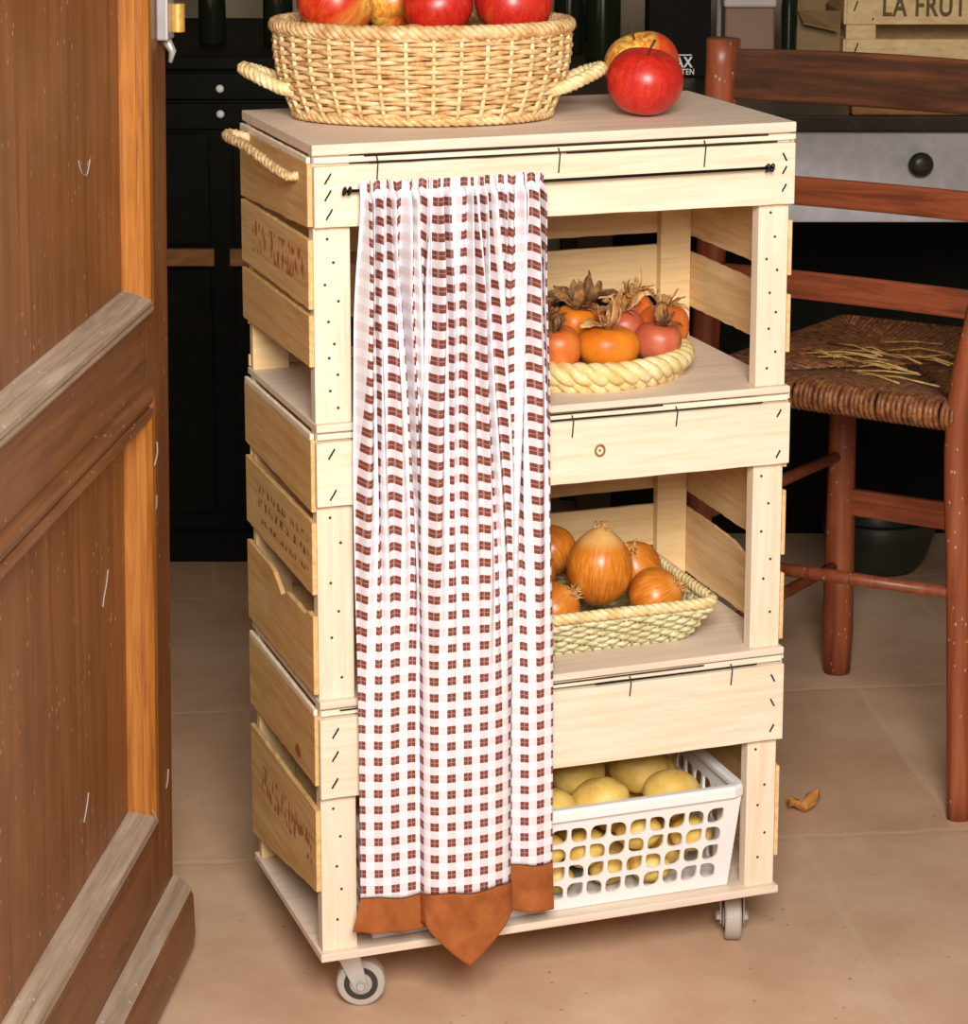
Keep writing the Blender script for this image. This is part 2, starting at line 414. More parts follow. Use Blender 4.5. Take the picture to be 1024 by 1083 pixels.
# ------------------------------------------------------------------ door_1 (local axes: x = along the leaf towards the camera, y = out of the visible face, z up)
D0 = Vector((-.1058, .2098, 0)); dd = Vector((.4258, .9048, 0))
door = empty('door_1', D0, (-.0155, 0, math.atan2(-dd.y, -dd.x)), kind='structure')
def dpart(name, mb, mat, **k): return mb.build(name, mat, door, local=True, **k)
TH = .035
m = MB(); m.box((0,-TH,.012), (.095,0,2.05)); dpart('stile', m, M['door_wood'], bevel=.002)
m = MB(); m.box((.855,-TH,.012), (.95,0,2.05)); dpart('stile', m, M['door_wood'], bevel=.002)
for z0, z1 in ((.012,.195),(.652,.725),(1.93,2.05)):
    m = MB(); m.box((.095,-TH,z0), (.855,0,z1)); dpart('rail', m, M['door_rail'], bevel=.001)
for z0, z1 in ((.19,.66),(.72,1.94)):
    m = MB(); m.box((.09,-TH+.006,z0), (.86,-.012,z1)); dpart('panel', m, M['door_wood'])
def moulding(a, b, inward, mat, name, mit0=1, mit1=1, wf=1):
    # profile across (w = 0 at the outer edge, .05 at the panel), height over the stile face
    prof = [(0,0),(0,.004),(.004,.008),(.010,.010),(.016,.009),(.0175,.001),(.0200,.001),(.022,.012),(.030,.012),(.038,.007),(.0405,.002),(.0425,.002),(.046,-.003),(.05,-.010),(.05,-.014),(0,-.014)]
    a = Vector(a); b = Vector(b); t = (b-a).normalized(); i = Vector(inward); m = MB(); n = len(prof)
    for k, (p, mt) in enumerate(((a, mit0), (b, mit1))):
        for (w_, h_) in prof: m.v.append(p + i*w_*wf + Vector((0,h_,0)) + t*(w_*mt*(1 if k == 0 else -1)))
    for k in range(n): l = (k+1) % n; m.f.append((k, l, n+l, n+k))
    m.f.append(tuple(range(n))); m.f.append(tuple(reversed(range(n, 2*n))))
    return dpart(name, m, M[mat])
for (z0, z1, low, up) in ((.195,.652,'door_dusty','door_rail'), (.725,1.93,'door_dusty','door_rail')):
    x0, x1 = .095, .855
    moulding((x0,0,z0), (x0,0,z1), (1,0,0), 'door_orange', 'side_moulding', mit0=.62, mit1=.8)
    moulding((x1,0,z0), (x1,0,z1), (-1,0,0), 'door_orange', 'side_moulding')
    tag(moulding((x0,0,z0), (x1,0,z0), (0,0,1), low, 'lower_moulding', wf=.62), 'dusty grey moulding')
    moulding((x0,0,z1), (x1,0,z1), (0,0,-1), up, 'upper_moulding', wf=.8)
m = MB()
pr = [(0,.014),(.022,.014),(.024,.030),(.022,.074),(.019,.080),(.008,.090),(0,.094)]
for x in (0.0, .93):
    for (y, z) in pr: m.v.append(Vector((x, y, z)))
n = len(pr)
for k in range(n): l = (k+1) % n; m.f.append((k, l, n+l, n+k))
m.f.append(tuple(range(n))); m.f.append(tuple(range(n, 2*n)))
wb = dpart('weatherboard', m, M['door_rail'], bevel=.001)
m = MB(); m.add([(0,.0,.0945),(0,.0085,.0905),(0,.020,.0803),(.93,.020,.0803),(.93,.0085,.0905),(.93,0,.0945)], [(0,1,4,5),(1,2,3,4)])
tag(m.build('dust_layer', M['door_dusty'], wb, local=True, solid=.001), 'grey dust on the sloping top')
m = MB(); m.box((.012,0,.985), (.042,.012,1.10)); lt = dpart('latch', m, M['steel'], bevel=.002)
for z in (.992, 1.025, 1.058):
    m = MB(); m.tube([(.020,.017,z), (.020,.017,z+.028)], .007, 12); tag(m.build('latch_roller', M['brass'], lt, local=True, smooth=False, bevel=.001), 'brass roller')
m = MB(); m.tube([(.025,.006,.985), (.022,.012,.973), (.024,.010,.962)], [.005,.004,.002], 8); m.build('latch_tip', M['steel'], lt, local=True, smooth=True)
# loose web threads caught on the leaf
def threads(paths, name='web_thread'):
    for p in paths:
        m = MB(); m.tube(smoothpath(p, 4), .0006, 5); dpart(name, m, M['cobweb'])
threads([[(.115,.014,.600),(.118,.015,.590),(.122,.013,.578)], [(.215,-.0112,.500),(.222,-.0112,.488),(.232,-.0112,.478),(.236,-.0112,.470)],
         [(.06,.0006,.53),(.062,.0006,.52),(.068,.0006,.515)], [(.138,.011,.226),(.130,.013,.214),(.124,.011,.208)], [(.26,-.0112,.900),(.272,-.0112,.888),(.290,-.0112,.893),(.300,-.0112,.905)],
         [(.300,-.0112,.31),(.306,-.0112,.300),(.318,-.0112,.288)], [(.02,.0006,.222),(.024,.0006,.21),(.030,.0006,.205)]])

# ------------------------------------------------------------------ the trolley
tro = empty('crate_trolley', (.25, .13, 0), label='tall pale wooden trolley of three stacked fruit crates on grey casters', cat='trolley')
def jag(i, z, amp, seed): return amp*(noise.noise(Vector((i*.9, z*37, seed)))*1.2)
def board(name, mat, axis, a0, a1, c0, c1, z0, z1, rough=.0008, z0b=None, z1b=None, wave=None, parent=None, nseg=26):
    """A thin sawn board. axis 'x': runs a0..a1 in x, c0..c1 in y. axis 'y': runs along y, c0..c1 in x."""
    m = MB(); sd = random.random()*50
    z0b = z0 if z0b is None else z0b; z1b = z1 if z1b is None else z1b
    for i in range(nseg+1):
        t = i/nseg; a = a0+(a1-a0)*t
        lo = z0+(z0b-z0)*t+jag(i, z0, rough, sd); hi = z1+(z1b-z1)*t+jag(i, z1, rough, sd+9)
        if wave: hi += wave(a)
        for (c, z) in ((c0,lo),(c1,lo),(c1,hi),(c0,hi)):
            m.v.append(Vector((a, c, z)) if axis == 'x' else Vector((c, a, z)))
    for i in range(nseg):
        for k in range(4):
            l = (k+1) % 4; m.f.append((4*i+k, 4*i+l, 4*i+4+l, 4*i+4+k))
    m.f.append((0,1,2,3)); m.f.append(tuple(4*nseg+k for k in range(4)))
    return m.build(name, mat, parent or tro, bevel=.0005, seg=1)
nail0 = None; staple0 = None
def nail(parent, x, y, z, r=.0011):
    global nail0
    off = Vector((0,0,0)); p = parent
    while p: off += p.location; p = p.parent
    if nail0 is None:
        m = MB(); m.lathe([(.0002,-.0006),(.0011,-.0005),(.0011,.0001),(.0005,.0004)], 8, Matrix.Rotation(PI/2, 4, 'X'))
        nail0 = m.build('nail', M['nail'], parent, local=True)
        o = nail0
    else:
        o = nail0.copy(); COL.objects.link(o); o.parent = parent
    o.location = Vector((x, y, z))-off; o.scale = (r/.0011,)*3
def staple(parent, x, y, z, ang=.5, L=.011):
    m = MB(); d = Vector((sin(ang), 0, cos(ang)))*L/2; c = Vector((x, y, z))
    m.tube([c-d+Vector((0,.001,0)), c-d-Vector((0,.0006,0)), c-d*.2, c-d*.2-Vector((0,.0008,0)), c+d-Vector((0,.0006,0)), c+d+Vector((0,.001,0))], .0009, 5)
    m.build('staple', M['iron'], parent)
DY = .2614
def sheet(name, x0, x1, y0, y1, z0, z1, mat):
    m = MB(); m.box((x0,y0,z0), (x1,y1,z1)); return m.build(name, mat, tro, bevel=.0012)
top = sheet('top_board', -.001, .501, -.006, DY+.002, .8895, .900, M['board_top'])
s1 = sheet('shelf_board', 0, .501, -.006, DY, .6215, .629, M['board_top'])
s2 = sheet('shelf_board', 0, .501, -.006, DY, .3420, .3495, M['board_top'])
s3 = sheet('base_board', -.002, .501, -.006, DY, .0760, .0845, M['board_top'])
# thin battens under each sheet, with the dark slit between
for z in (.8855, .6175, .3380):
    board('front_batten', M['board_edge'], 'x', .001, .499, -.0045, 0, z-.0035, z+.002, .0003)
    for sx_ in (-.0045, .5005):
        board('side_batten', M['board_edge'], 'y', .002, .258, sx_, sx_+.004, z-.004, z+.002, .0005)
crates = [dict(z0=.629, z1=.8895, band=(.8215,.8795)), dict(z0=.3495, z1=.6215, band=(.5485,.6120)), dict(z0=.0845, z1=.3420, band=(.2500,.3320))]
stp = {0: (.868,.852,.834), 1: (.601,.560), 2: (.318,.294,.266)}
for ci, c in enumerate(crates):
    b = board('front_board', M['front_wood'], 'x', -.001 if ci else 0, .5 if ci else .499, -.009, -.0005, c['band'][0], c['band'][1], .0006, z0b=c['band'][0]-(.004 if ci == 0 else 0))
    for z in stp[ci]:
        staple(b, .014+random.uniform(-.001,.001), -.0093, z, .55); staple(b, .487, -.0093, z+random.uniform(-.003,.003), random.choice((.5,-.5)), .008)
    if ci == 1:
        m = MB(); R = Matrix.Translation((.291,-.0092,.580)) @ Matrix.Rotation(PI/2, 4, 'X')
        m.tube([R @ Vector((.0048*cos(a), .0055*sin(a), .0004)) for a in [2*PI*k/20 for k in range(20)]], .0012, 6, closed=True, flat=.6)
        m.lathe([(.0014,-.0003),(.0014,.0003),(.0006,.0005)], 10, R)
        tag(m.build('knot', M['knot_wood'], b), 'small round brown knot ring')
    # posts
    for (x0, x1, fr) in ((.001,.0372,1),(.4645,.4975,1),(.001,.040,0),(.462,.4975,0)):
        y0, y1 = (.0005,.016) if fr else (DY-.020, DY-.008)
        m = MB(); z1p = c['z1']
        m.box((x0,y0,c['z0']), (x1,y1,z1p)); p = m.build('corner_post', M['post_wood'] if fr else M['back_wood'], tro, bevel=.0008)
        if fr:
            xm = (x0+x1)/2; zt = c['band'][0]-.012; k = 0
            while zt > c['z0']+.012:
                nail(p, xm+(.004 if k % 2 else -.005)+random.uniform(-.003,.003), y0-.0002, zt+random.uniform(-.003,.003), .0015); k += 1; zt -= random.uniform(.013,.026) if ci == 0 else random.uniform(.022,.04)
# side slats: (crate, side, z-bottom at front, z-bottom at back, z-top front, z-top back, material)
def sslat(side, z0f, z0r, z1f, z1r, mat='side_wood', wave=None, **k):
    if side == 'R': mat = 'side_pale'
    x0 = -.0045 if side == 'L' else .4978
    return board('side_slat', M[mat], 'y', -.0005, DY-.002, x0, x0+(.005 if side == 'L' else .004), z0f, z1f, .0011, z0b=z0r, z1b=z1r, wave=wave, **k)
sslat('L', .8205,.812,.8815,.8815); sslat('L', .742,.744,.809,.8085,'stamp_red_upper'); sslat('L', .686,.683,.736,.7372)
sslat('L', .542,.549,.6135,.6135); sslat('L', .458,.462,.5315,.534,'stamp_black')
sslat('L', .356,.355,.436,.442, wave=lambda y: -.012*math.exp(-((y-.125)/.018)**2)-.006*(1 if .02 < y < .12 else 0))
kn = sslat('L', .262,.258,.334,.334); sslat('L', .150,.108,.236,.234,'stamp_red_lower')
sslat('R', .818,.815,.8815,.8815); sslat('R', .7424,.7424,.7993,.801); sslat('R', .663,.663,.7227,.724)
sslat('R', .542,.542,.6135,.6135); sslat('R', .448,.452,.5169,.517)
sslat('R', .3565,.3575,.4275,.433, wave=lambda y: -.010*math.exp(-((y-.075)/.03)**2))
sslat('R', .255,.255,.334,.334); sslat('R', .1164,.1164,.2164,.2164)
m = MB(); R = Matrix.Translation((-.0046,.062,.276)) @ Matrix.Rotation(-PI/2, 4, 'Y')
m.lathe([(.008,0),(.0072,.0004),(.004,.0006),(.0001,.0003)], 18, R @ Matrix.Diagonal((.8,1.35,1,1))); m.build('knot', M['knot_wood'], kn)
for (z0, z1) in ((.7461,.880),(.676,.7325),(.631,.643),(.4555,.6120),(.389,.4365),(.351,.385),(.25,.332),(.12,.222)):
    board('back_slat', M['back_wood'], 'x', .0, .4985, DY-.008, DY-.003, z0, z1, .0008)
# wire ties coming down from the slits
for (x, zt, L) in ((.062,.888,.028),(.246,.886,.024),(.400,.886,.026),(.262,.618,.022),(.374,.618,.020),(.327,.3385,.020),(.440,.3385,.022)):
    m = MB(); m.tube([(x,-.0065,zt), (x+.0005,-.0098,zt-.006), (x-.001,-.0098,zt-L)], .0007, 6); m.build('wire_tie', M['iron'], tro)
for (x0, x1, z) in ((.050,.470,.8877),(.055,.245,.8810),(.255,.480,.8805),(.11,.36,.6195),(.17,.47,.6135),(.20,.41,.3395),(.29,.47,.334),(.02,.045,.3395)):  # thin black strips standing in for the shade inside the slits
    m = MB(); m.tube([(x0,-.0058,z), ((x0+x1)/2,-.0062,z+.0003), (x1,-.0058,z+.0004)], .0008, 6); m.build('slit_shade', M['iron'], tro)
# curtain rod with its two screw eyes
m = MB(); m.tube([(.026,-.019,.857), (.25,-.0195,.8565), (.470,-.019,.857)], .0016, 8)
rod = m.build('curtain_rod', M['iron'], tro, smooth=True)
for x in (.0265, .0315, .464, .469):
    m = MB(); m.tube([Vector((x, -.019, .857))+Vector((.001*sin(a), .0036*cos(a), .0036*sin(a))) for a in [2*PI*k/14 for k in range(14)]], .0010, 6, closed=True)
    m.build('screw_eye', M['iron'], rod, smooth=True)
for x in (.029, .4665):
    m = MB(); m.tube([(x,-.0155,.857), (x,-.006,.857)], .0011, 6); m.build('screw_shank', M['iron'], rod)
# rope handles
for pts in ([(-.002,.036,.866),(-.012,.038,.865),(-.020,.06,.870),(-.026,.10,.877),(-.030,.15,.8815),(-.033,.195,.8825),(-.026,.218,.883),(-.012,.222,.880),(-.002,.222,.876)],
            [(.502,.045,.866),(.510,.045,.868),(.518,.055,.872),(.521,.08,.872),(.522,.14,.872),(.520,.19,.872),(.512,.21,.870),(.502,.212,.868)]):
    m = MB(); rope(m, smoothpath(pts, 7), .0026, .0030, 3, 13, n=6); m.build('rope_handle', M['rope'], tro, smooth=True)
# casters
def caster(x, y, ang, label=None):
    R = Matrix.Translation((x, y, 0)) @ Matrix.Rotation(ang, 4, 'Z')
    # local: axle along x, trail along -y
    m = MB(); m.box((-.019,-.022,.0725), (.019,.022,.0758), R); m.lathe([(.011,.066),(.012,.0725)], 20, R)
    for s_ in (-1, 1):
        prof = [(-.014,.067),(.012,.067),(-.010,.020),(-.016,.016),(-.022,.018),(-.024,.024)]
        base = len(m.v)
        for q in (0, 1):
            for (yy, zz) in prof: m.v.append(R @ Vector((s_*(.0115+.0018*q), yy, zz)))
        k = len(prof)
        m.f.append(tuple(base+i for i in range(k))); m.f.append(tuple(base+k+i for i in reversed(range(k))))
        for i in range(k): j = (i+1) % k; m.f.append((base+i, base+j, base+k+j, base+k+i))
    m.box((-.0133,-.014,.0645), (.0133,.012,.0672), R)
    ck = m.build('caster', M['steel'], tro, bevel=.0008)
    RW = R @ Matrix.Translation((0,-.0165,.0255)) @ Matrix.Rotation(PI/2, 4, 'Y')
    m = MB(); m.lathe([(.0165,-.0088),(.0235,-.0088),(.0250,-.0070),(.0253,0),(.0250,.0070),(.0235,.0088),(.0165,.0088)], 40, RW)
    m.build('wheel', M['rubber'], ck, smooth=False, bevel=.0005)
    m = MB(); m.lathe([(.0115,-.0091),(.0175,-.0091),(.0175,.0091),(.0115,.0091)], 32, RW); m.build('wheel_core', M['rubber_dark'], ck)
    m = MB(); m.lathe([(.008,-.0106),(.0113,-.0100),(.0118,-.0090),(.0118,.0090),(.0113,.0100),(.008,.0106)], 28, RW); m.build('hub', M['steel'], ck)
    for s_ in (-1, 1):
        m = MB(); m.lathe([(.0052,0),(.0052,.003),(.0042,.0042)], 6, RW @ Matrix.Translation((0,0,s_*.0133)) @ (Matrix.Identity(4) if s_ > 0 else Matrix.Rotation(PI, 4, 'X')))
        m.build('axle_nut', M['steel'], ck)
caster(.038, .050, PI/2-.30)
caster(.483, .073, -YAW-.02)
caster(.049, .225, .5)
caster(.462, .225, 2.4)

# ------------------------------------------------------------------ curtain (hangs from the rod)
PER = .0168
BP = [(.035,-.020),(.050,-.026),(.075,-.029),(.099,-.027),(.106,-.019),(.101,-.0175),(.095,-.024),(.097,-.042),(.113,-.051),(.148,-.053),(.172,-.050),(.1855,-.041),(.187,-.025),(.1835,-.0180),(.191,-.020),(.214,-.028),(.237,-.024)]
bs_ = smoothpath([(x, y, 0) for x, y in BP], 10)
acc = [0]
for a, b in zip(bs_, bs_[1:]): acc.append(acc[-1]+(b-a).length)
CW = acc[-1]
def bprof(u):
    s_ = u*CW; i = 0
    lo, hi = 0, len(acc)-1
    while hi-lo > 1:
        md = (lo+hi)//2
        if acc[md] <= s_: lo = md
        else: hi = md
    t = (s_-acc[lo])/max(1e-9, acc[hi]-acc[lo]); return bs_[lo].lerp(bs_[hi], t)
def sst(a, b, x): x = max(0, min(1, (x-a)/(b-a))); return x*x*(3-2*x)
US = [acc[i*10]/CW for i in range(len(BP))]
def z_hem(u):
    l, mdl, r = .1455, .151, .1575
    return l+(mdl-l)*sst(US[5], US[7], u)+(r-mdl)*sst(US[11], US[13], u)+.0015*sin(u*31)-(.010*sst(.03,0,u) if 0 else 0)
def z_bot(u):
    left = .113-.003*sin(u*9)
    um = (u-US[7])/(US[11]-US[7])
    mid = .074+.046*min(1, abs(um-.46)/.5)**1.15
    right = .111-.004*sst(US[13],1,u)
    k1 = sst(US[5], US[7], u); k2 = sst(US[11], US[13], u)
    return left*(1-k1)+mid*k1*(1-k2)+right*k2
def topx(u): return .0405+.1855*u + .0022*sin(u*61) + .004*sin(u*23+1)*sin(PI*u)
def cloth(u, t):
    b = bprof(u); w_ = sst(-.05, .60, t)
    # gathered folds fading downwards; each fold wanders a little
    drift = 1.3*noise.noise(Vector((u*3, t*2.2, 3)))
    g1 = sin(2*PI*23*u+drift*2+1.7*sin(9*u))
    g2 = sin(2*PI*8.3*u+1.1+2.2*sin(5*u+1)+drift)
    g3 = sin(2*PI*14*u+.4+1.5*sin(11*u)+drift*1.5)
    amp1 = .0075*(1-sst(.05,.8,t))*(.25+.75*sst(0,.03,t)); amp2 = .0050*sst(.02,.16,t)*(1-sst(.35,.8,t)); amp3 = .0040*sst(0,.12,t)*(1-sst(.25,.7,t))
    y = (-.0280)*(1-w_)+b.y*w_+g1*amp1+g2*amp2+g3*amp3
    ridge = .0012*sin(2*PI*30*u+1)*(1-sst(0,.12,t))
    x = topx(u)*(1-w_)+b.x*w_+.0040*cos(2*PI*8.3*u+1.1+2.2*sin(5*u+1)+drift)*sst(.02,.2,t)*(1-sst(.35,.8,t))+.0005*sin(t*23+u*7)*(1-w_)
    if t < .02: y = y*.5+(-.0215)*.5
    return x, min(y+ridge, -.0112)
ZT = .8655
def cl(u, v):
    x, y = cloth(u, v); zt = ZT+.0012*sin(2*PI*23*u+.5)+.0006*sin(u*151)
    return (x, y, zt+(z_hem(u)-zt)*v)
def cuv(u, v): return ((.5+(u-.5)*(1.06-.06*sst(.1,.9,v)))*CW/PER+.15, (ZT+(z_hem(u)-ZT)*v)/PER)
m = MB(); m.grid(cl, 460, 150, cuv)
cur = m.build('curtain', M['gingham'], None, smooth=True, solid=.0006)
tag(cur, 'brown and white gingham curtain with a rust hem, gathered on the trolley rod', 'curtain')
def hm(u, v):
    x, y = cloth(u, 1); z0, z1 = z_hem(u), z_bot(u)
    cr = .0016*noise.noise(Vector((u*22, v*2.5, 5)))*v
    if u < US[3]: x -= .010*v*(1-u/US[3])
    return (x+cr, min(y-.0006+cr-.004*v, -.0112), z0+.0008+(z1-z0)*v)
m = MB(); m.grid(hm, 460, 16); m.build('hem', M['hem'], cur, smooth=True, solid=.0014)
m = MB(); m.tube([Vector(hm(k/150, 0))-Vector((0,.0008,0)) for k in range(151)], .0006, 5); m.build('hem_seam', plain('dark_brown_seam', lin(96,48,30), .9), cur, smooth=True)

# ------------------------------------------------------------------ woven baskets
def weave(mb, P, z0, z1, rows, stakes, r, amp, flare, samples=None, vflat=.8):
    """P(t, f) -> (point, normal) on the closed outline for flare f (0 bottom..1 top)."""
    samples = samples or stakes*4
    for k in range(rows):
        f = (k+.5)/rows; z = z0+(z1-z0)*f; pts = []
        for i in range(samples):
            t = i/samples; p, nrm = P(t, f)
            o = amp*cos(PI*stakes*t+PI*(k % 2))
            q = p+nrm*o; pts.append((q.x, q.y, z+.0007*sin(17*t*6.28+k*2.1)))
        mb.tube(pts, r*random.uniform(.88,1.1), 6, closed=True, flat=vflat, up=(0,0,1))
def stakesf(mb, P, z0, z1, stakes, r, off=0):
    for k in range(stakes):
        pts = []
        for j in range(7):
            f = j/6; p, nrm = P((k)/stakes, f); pts.append((p.x+nrm.x*off, p.y+nrm.y*off, z0+(z1-z0)*f))
        mb.tube(pts, r, 6)
def oval(c, a0, b0, a1, b1, rot):
    ca, sa = cos(rot), sin(rot)
    def P(t, f):
        a = a0+(a1-a0)*f+.006*sin(PI*f); b = b0+(b1-b0)*f+.006*sin(PI*f); th = 2*PI*t
        x, y = a*cos(th), b*sin(th); nx, ny = cos(th)/a, sin(th)/b; l = math.hypot(nx, ny)
        return Vector((c[0]+ca*x-sa*y, c[1]+sa*x+ca*y, 0)), Vector((ca*nx-sa*ny, sa*nx+ca*ny, 0))/l
    return P
BC = (.158,.148)
bk = empty('wicker_basket', (*BC, .9), label='oval golden wicker basket with rope-like side handles, full of apples on top of the trolley', cat='basket')
P = oval(BC, .128, .078, .147, .096, -YAW)
m = MB(); weave(m, P, .909, .990, 18, 34, .0028, .0030, 0, samples=204); m.build('woven_wall', M['wicker'], bk, smooth=True)
m = MB(); stakesf(m, P, .905, .992, 34, .0024, .0016); m.build('stake_ribs', M['wicker_pale'], bk, smooth=True)
m = MB(); rope(m, [P(i/240, 1)[0]+Vector((0,0,.9945)) for i in range(240)], .0042, .0040, 4, 26, closed=True); m.build('rim', M['wicker'], bk, smooth=True)
m = MB(); rope(m, [P(i/240, 0)[0]+Vector((0,0,.9062)) for i in range(240)], .0026, .0030, 3, 30, closed=True); m.build('foot_braid', M['wicker'], bk, smooth=True)
m = MB(); ring = [P(i/60, 0)[0] for i in range(60)]
m.add([(p.x, p.y, .9040) for p in ring]+[(p.x, p.y, .9075) for p in ring], [tuple(range(60)), tuple(reversed(range(60,120)))]+[(i,(i+1)%60,60+(i+1)%60,60+i) for i in range(60)])
m.build('base', M['wicker'], bk)
for s_ in (0, 1):
    ctr = .5 if s_ else 0
    pa, na = P(ctr-.055, .35); pb, nb = P(ctr+.055, .35); pm, nm = P(ctr, .35)
    zz = Vector((0,0,.931))
    pts = [pa-na*.002+zz, pa+nm*.012+zz+Vector((0,0,.004)), pa.lerp(pm,.35)+nm*.032+zz+Vector((0,0,.013)), pm+nm*.040+zz+Vector((0,0,.019)), pb.lerp(pm,.35)+nm*.032+zz+Vector((0,0,.014)), pb+nm*.012+zz+Vector((0,0,.004)), pb-nb*.002+zz]
    m = MB(); rope(m, smoothpath(pts, 9), .0036, .0040, 3, 8); m.build('handle', M['wicker_pale'], bk, smooth=True)

# ------------------------------------------------------------------ apples
def apple_proto(mat, r=.0365, h=.92):
    prof = []
    N = 22
    for i in range(N+1):
        a = -PI/2+PI*i/N
        rr = cos(a)*r*(1+.05*sin(a)); z = sin(a)*r*h
        d = math.exp(-(rr/(.30*r))**2)
        z -= d*.30*r if a > 0 else -d*.20*r
        prof.append((max(rr, .0003), z))
    m = MB(); m.lathe(prof, 40, None, lambda a, z: .014*cos(5*a)*(1-(z/r)*.3)+.012*cos(a+1))
    o = m.build('apple', M[mat], None, smooth=True)
    m = MB(); m.tube([(0,0,r*.56), (.001,0,r*.85), (.005,0,r*1.12)], [.0011,.0010,.0016], 7); m.build('stem', M['stem'], o, local=True, smooth=True)
    return o
protos = {}
def put_apple(mat, loc, rot, label, group=None, sc=1):
    if mat not in protos: o = apple_proto(mat); protos[mat] = o
    else: o = copy_tree(protos[mat])
    o.location = loc; o.rotation_euler = rot; o.scale = (sc,)*3
    for k in ('label', 'category', 'group'):
        if k in o: del o[k]
    return tag(o, label, 'apple', group)
put_apple('apple_red', (.3725,.082,.9355), (.10,.12,-.4), 'deep red apple standing nearest on the trolley top, right of the basket', sc=1.07)
put_apple('apple_cheek', (.4180,.198,.9375), (-.25,.10,1.9), 'red and yellow apple behind the front apple on the trolley top', sc=1.10)
G = 'apples heaped in the oval wicker basket'
RB = lambda x, y: (BC[0]+T.x*x+FW.x*y, BC[1]+T.y*x+FW.y*y)
for (x, y, z, rot, mt, sc, lb) in [
    (-.088,-.012,1.0165,(.5,.3,.9),'apple_mix',1.08,'leftmost apple at the front of the basket, red with a yellow cheek'),
    (-.031,.034,1.012,(.8,.5,2.6),'apple_gold',.80,'small yellow-orange apple set back second from left in the basket'),
    (.016,-.018,1.0155,(.3,-.4,.2),'apple_red',.98,'red apple in the middle of the basket front, above the yellow one'),
    (.092,-.012,1.017,(-.4,.3,4.0),'apple_red',1.08,'rightmost big red apple at the front of the basket'),
    (-.010,-.058,.975,(.5,0,5.0),'apple_gold',.72,'low yellow apple just under the middle of the basket rim'),
    (-.062,-.038,.941,(1.0,0,1.0),'apple_red',.82,None),(.056,-.038,.941,(.2,1,2.0),'apple_mix',.82,None),(.0,-.002,.941,(1.2,.3,3.0),'apple_red',.85,None),
    (-.060,.036,.941,(1.0,0,0),'apple_red',.82,None),(.060,.036,.941,(.4,.8,1),'apple_mix',.82,None)]:
    if lb is None: lb, sc = 'apple in the lower layer of the oval basket, beneath the ones in view', .78
    x2, y2 = RB(x, y); put_apple(mt, (x2, y2, z), rot, lb, G, sc)

# ------------------------------------------------------------------ tray of persimmons
TC = (.327,.134)
tray = empty('straw_tray', (*TC,.629), label='round shallow tray with a thick plaited straw rim holding persimmons', cat='tray')
m = MB()
for (R_, z, rr) in ((.098,.6375,.0075),(.106,.648,.0078)):
    rope(m, [(TC[0]+R_*cos(2*PI*i/260), TC[1]+R_*sin(2*PI*i/260), z) for i in range(260)], .0062, rr*.86, 3, 14, closed=True, n=8, flat=.9)
m.build('plaited_rim', M['plait'], tray, smooth=True)
m = MB()
for k in range(11):
    R_ = .006+k*.0085; m.tube([(TC[0]+R_*cos(2*PI*i/60), TC[1]+R_*sin(2*PI*i/60), .6340) for i in range(60)], .0044, 6, closed=True)
m.build('coiled_base', M['plait'], tray, smooth=True)
def persimmon(mat, r, h, loc, label, rot=(0,0,0), leaf=1.0, nleaf=9, seed=0, sq=.03):
    rnd = random.Random(seed)
    prof = []
    for i in range(19):
        a = -PI/2+PI*i/18
        ca, sa = cos(a), sin(a)
        rr = r*math.copysign(abs(ca)**.72, ca); z = h*math.copysign(abs(sa)**.85, sa)
        if sa > 0: z -= h*.22*math.exp(-(rr/(.4*r))**2)
        prof.append((max(rr,.0003), z))
    m = MB(); m.lathe(prof, 36, None, lambda a, z: sq*cos(4*a)+.012*cos(a+seed))
    o = m.build('persimmon', M[mat], None, smooth=True)
    m = MB(); top_z = h*.80
    for k in range(nleaf):
        a = 2*PI*k/nleaf+rnd.uniform(-.3,.3); L = r*leaf*rnd.uniform(.75,1.25); lift = rnd.uniform(.4,1.25); wd = L*rnd.uniform(.28,.42); tw = rnd.uniform(-.9,.9); curl = rnd.uniform(-1.2,1.4)
        def lf(u, v, a=a, L=L, lift=lift, wd=wd, tw=tw, curl=curl):
            s_ = v*L; ww = wd*math.sin(PI*min(.97,(.12+v*.88)))**.7*(u-.5)*2*.5
            rad = r*.10+s_*cos(lift+curl*v*.6); z = top_z+s_*sin(lift+curl*v*.6)*.9
            tt = tw*v*2; px, pz = ww*cos(tt), ww*sin(tt)+.18*abs(ww)
            return (rad*cos(a)-px*sin(a), rad*sin(a)+px*cos(a), z+pz+.0008*sin(v*17+k))
        m.grid(lf, 4, 8)
    m.tube([(0,0,top_z-.004),(.001,0,top_z+.006),(.003,.001,top_z+.014)], [.0035,.0025,.0022], 7)
    m.build('dried_calyx', M['calyx_tan' if seed in (2,4,5,9) else 'calyx'], o, local=True, smooth=True, solid=.0008)
    o.location = loc; o.rotation_euler = rot
    return tag(o, label, 'persimmon', 'persimmons in the plaited tray')
persimmon('persim_mid', .0245,.0235, (.2745,.068,.669), 'reddish persimmon at the front left of the tray, cut by the curtain edge', (.05,-.15,.3), .8, 8, 1)
persimmon('persim_orange', .0325,.0215, (.3315,.073,.6665), 'bright orange flat persimmon at the front centre of the tray', (.02,.04,.8), .95, 9, 2)
persimmon('persim_red', .0255,.0200, (.3920,.084,.6645), 'pinkish red persimmon right of the orange one at the front of the tray', (.05,.15,.2), .9, 9, 3)
persimmon('persim_mid', .0260,.0235, (.4180,.128,.670), 'large red-orange persimmon at the right end of the tray', (.0,.12,1.2), 1.0, 9, 4)
persimmon('persim_red', .0230,.0190, (.3725,.130,.671), 'dark red persimmon half hidden behind the two front centre ones', (0,.1,2.0), 1.1, 9, 5)
